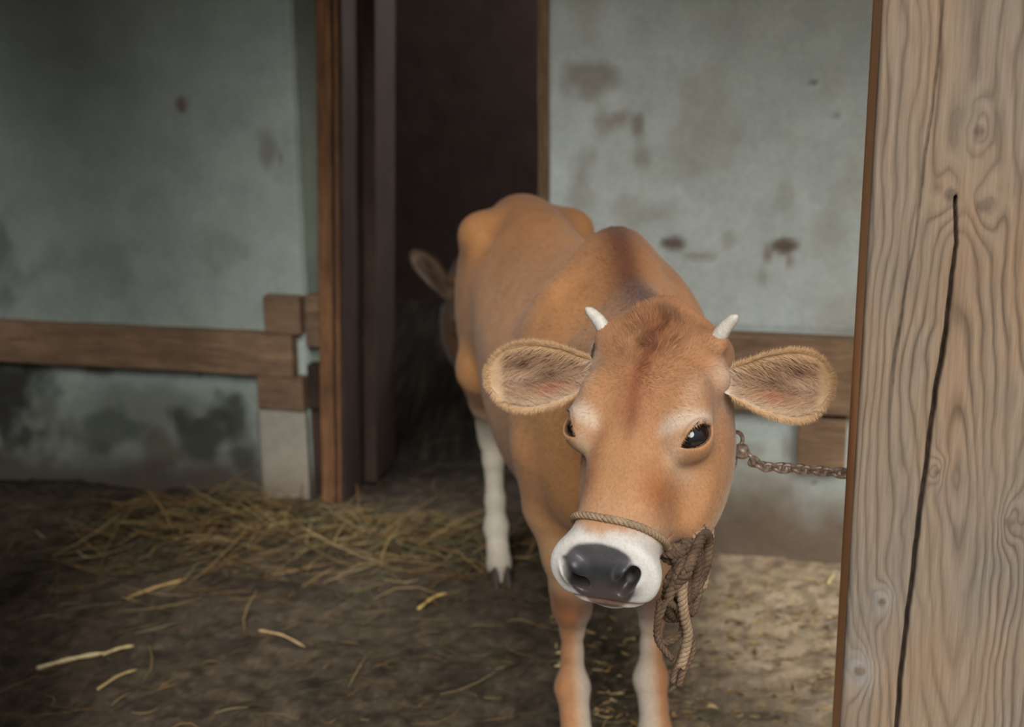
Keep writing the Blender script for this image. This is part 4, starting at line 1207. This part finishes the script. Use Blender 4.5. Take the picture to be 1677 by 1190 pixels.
def torus(c, axis, R_, r_, n=28, sq=1.0):
    axis = np.array(axis, float); axis /= np.linalg.norm(axis); u1 = np.cross(axis, [.2, .1, 1]); u1 /= np.linalg.norm(u1); u2 = np.cross(axis, u1)
    a = np.linspace(0, 2 * np.pi, n, endpoint=False)
    return tube(np.asarray(c) + R_ * (np.cos(a)[:, None] * u1 + sq * np.sin(a)[:, None] * u2), r_, 10, True)
part('ring', merge([torus(RING + [-.010, 0, .022], (.3, -1, .1), .013, .0034), torus(RING + [-.012, .0, -.012], (.9, -.4, .1), .012, .0034)]), M_CHAIN, chain)
# swivel: a turned barrel
tt = np.linspace(0, 1, 16)[:, None]; pa, pb = RING + np.array([-.008, 0, .012]), RING + np.array([.010, 0, -.006])
part('swivel', tube(pa * (1 - tt) + pb * tt, 0.0045 + .0085 * np.sin(np.pi * tt[:, 0]) ** .7, 14), M_CHAIN, chain)
st = np.array([MP @ Vector(p) for p in [(.062, .205, .764), (.062, .236, .764), (.066, .246, .760), (.074, .246, .752), (.078, .236, .748), (.078, .205, .748)]])
part('staple', tube(spline(st, 30), .0032, 10), M_CHAIN, chain, 'bent steel staple in the back of the post')

# ------------------------------------------------------------------ straw and litter
def prisms(C, D, L, W, col, sag, rng):
    """thin three-sided stalks with a bend"""
    n = len(C); up = np.tile([0, 0, 1.0], (n, 1)); S = np.cross(D, up); S /= np.linalg.norm(S, axis=1)[:, None] + 1e-9; U = np.cross(S, D)
    bendv = S * rng.normal(0, .12, (n, 1)) * L[:, None] + up * sag[:, None]
    ringsV = []
    for t_, wsc in ((-.5, .6), (-.17, 1), (.17, 1), (.5, .35)):
        c = C + D * (t_ * L)[:, None] + bendv * (1 - (2 * t_) ** 2)
        w = (W * wsc)[:, None] * .5
        ringsV.append(np.stack([c - S * w, c + S * w, c + U * w * .8], 1))
    V = np.stack(ringsV, 1).reshape(-1, 3)
    b = np.arange(n)[:, None] * 12; Q = []
    for k in range(3):
        for j in range(3):
            j2 = (j + 1) % 3; Q.append(b + np.array([[k * 3 + j, k * 3 + j2, k * 3 + 3 + j2, k * 3 + 3 + j]]))
    T = [b + np.array([[2, 1, 0]]), b + np.array([[9, 10, 11]])]
    return V, np.vstack(Q), np.vstack(T), np.repeat(col, 12, 0)
def mat_straw():
    t = NT('dry_straw'); n = t.noise(120, 3, .6, t.coords())
    t.base(t.mix(1.0, t.attr('Col').outputs['Color'], t.ramp(n, [(.3, .8), (.7, 1.15)]), 'MULTIPLY'), .7, .25); return t.m
M_STRAW = mat_straw()
STRAWC = np.array([lin(190, 160, 104), lin(168, 132, 80), lin(206, 182, 132), lin(130, 100, 62), lin(96, 110, 74), lin(84, 72, 54)])
def gh(x, y): return ground_h(np.atleast_1d(x), np.atleast_1d(y))
def scatter(name, label, n, xyfn, Lr, Wr, pc, zr, seed, tone=1.0):
    rng = np.random.default_rng(seed)
    x, y, hmax = xyfn(rng, n)
    th = rng.normal(.25, .75, n); L = rng.uniform(*Lr, n) * rng.uniform(.4, 1, n)
    pitchv = rng.normal(0, 1, n) * zr
    D = np.column_stack([np.cos(th) * np.cos(pitchv), np.sin(th) * np.cos(pitchv), np.sin(pitchv)])
    z = gh(x, y) + .003 + hmax * rng.random(n) + np.abs(np.sin(pitchv)) * L * .4
    C = np.column_stack([x, y, z]); W = rng.uniform(*Wr, n)
    col = STRAWC[rng.choice(6, n, p=pc)] * rng.uniform(.35, 1.0, (n, 1)) * tone
    V, Q, T, cc = prisms(C, D, L, W, col, rng.normal(.0, .012, n) * (L / .2), rng)
    o = link(name, make_mesh(name, V, [Q, T], cc, False), M_STRAW)
    tag(o, label, 'straw', kind='stuff')
def heap(rng, n):
    t = rng.random(n)
    x = -1.20 + 1.15 * t + rng.normal(0, .14, n); y = 3.86 - .23 * (x + .7) - np.abs(rng.normal(0, .22, n)) * (1.35 - .7 * t)
    wall_y = 4.03 - .235 * (x + .7) - .06; y = np.minimum(y, wall_y)
    core = np.exp(-((x + .80) / .22) ** 2 - ((y - 3.80) / .16) ** 2)
    return x, y, .012 + .085 * core
scatter('straw_heap', 'loose tan and green straw heaped on the floor along the left wall', 1150, heap, (.06, .34), (.0022, .0055), [.24, .24, .12, .16, .14, .10], .24, 11, .55)
def loose_left(rng, n):
    x = rng.uniform(-1.3, .35, n); y = rng.uniform(2.3, 3.5, n); return x, y, np.full(n, .003)
scatter('straw_litter', 'sparse straw bits and green blades scattered over the dark mud at the left', 420, loose_left, (.03, .22), (.0015, .0035), [.18, .2, .08, .24, .18, .12], .08, 12, .5)
def loose_right(rng, n):
    x = rng.uniform(.1, 1.1, n); y = rng.uniform(2.3, 3.35, n); return x, y, np.full(n, .001)
scatter('straw_chaff', 'short pale chaff strewn on the bright dusty ground between the cow and the post', 900, loose_right, (.008, .045), (.003, .0085), [.3, .16, .40, .1, .02, .02], .10, 13)
def inner(rng, n):
    x = rng.uniform(-.7, .3, n); y = rng.uniform(3.6, 4.9, n); return x, y, np.full(n, .004)
scatter('straw_bedding', 'thin straw bedding on the dark floor at the doorway', 350, inner, (.03, .2), (.002, .004), [.14, .2, .06, .3, .1, .2], .08, 14, .2)
def stalk(a, b, r, label, c, lift=.006, kink=.0):
    a = np.array([a[0], a[1], gh(a[0], a[1])[0] + lift]); b = np.array([b[0], b[1], gh(b[0], b[1])[0] + lift])
    m = (a + b) / 2 + np.array([0, kink, .004]); p = spline(np.array([a, m, b]), 24)
    rr = r * (1 + .15 * np.sin(np.linspace(0, 18, 24))); rr[-3:] *= [.8, .6, .3]
    V, Q, T = tube(p, rr, 8)
    o = link('straw_stalk', make_mesh('straw_stalk', V, [Q, T], np.tile(c, (len(V), 1))), M_STRAW); tag(o, label, 'straw')
stalk((-1.136, 2.893), (-0.996, 2.971), 0.005, 'pale thick dry stalk lying nearest the lower left corner', lin(214,196,150), .006, 0.0)
stalk((-0.999, 2.961), (-0.928, 2.982), 0.0035, 'thin pale straw stalk touching the far tip of the thick pale one', lin(200,180,132), .006, 0.0)
stalk((-1.027, 3.26), (-0.892, 3.373), 0.004, 'tan stalk lying lower left of the straw heap', lin(176,146,96), .006, 0.0)
stalk((-0.74, 3.788), (-0.567, 3.803), 0.0045, 'yellow straw stalk lying flat in front of the straw heap, toward the door jamb', lin(206,182,120), .006, 0.0)
stalk((-0.633, 3.041), (-0.508, 2.96), 0.0028, 'thin tan curved stalk on open mud at the bottom, midway between left edge and cow', lin(176,150,110), .006, 0.01)
stalk((-0.248, 3.174), (-0.179, 3.288), 0.004, 'bent yellow stalk on the mud between the straw heap and the cow', lin(190,160,96), .006, 0.01)
stalk((0.837, 3.302), (0.87, 3.372), 0.0045, 'short pale yellow straw piece on bright ground beside the post', lin(232,214,160), .006, 0.0)
stalk((-0.952, 2.763), (-0.89, 2.869), 0.003, 'thin straw stalk slanting at the bottom edge near the left corner', lin(180,156,104), .006, 0.01)
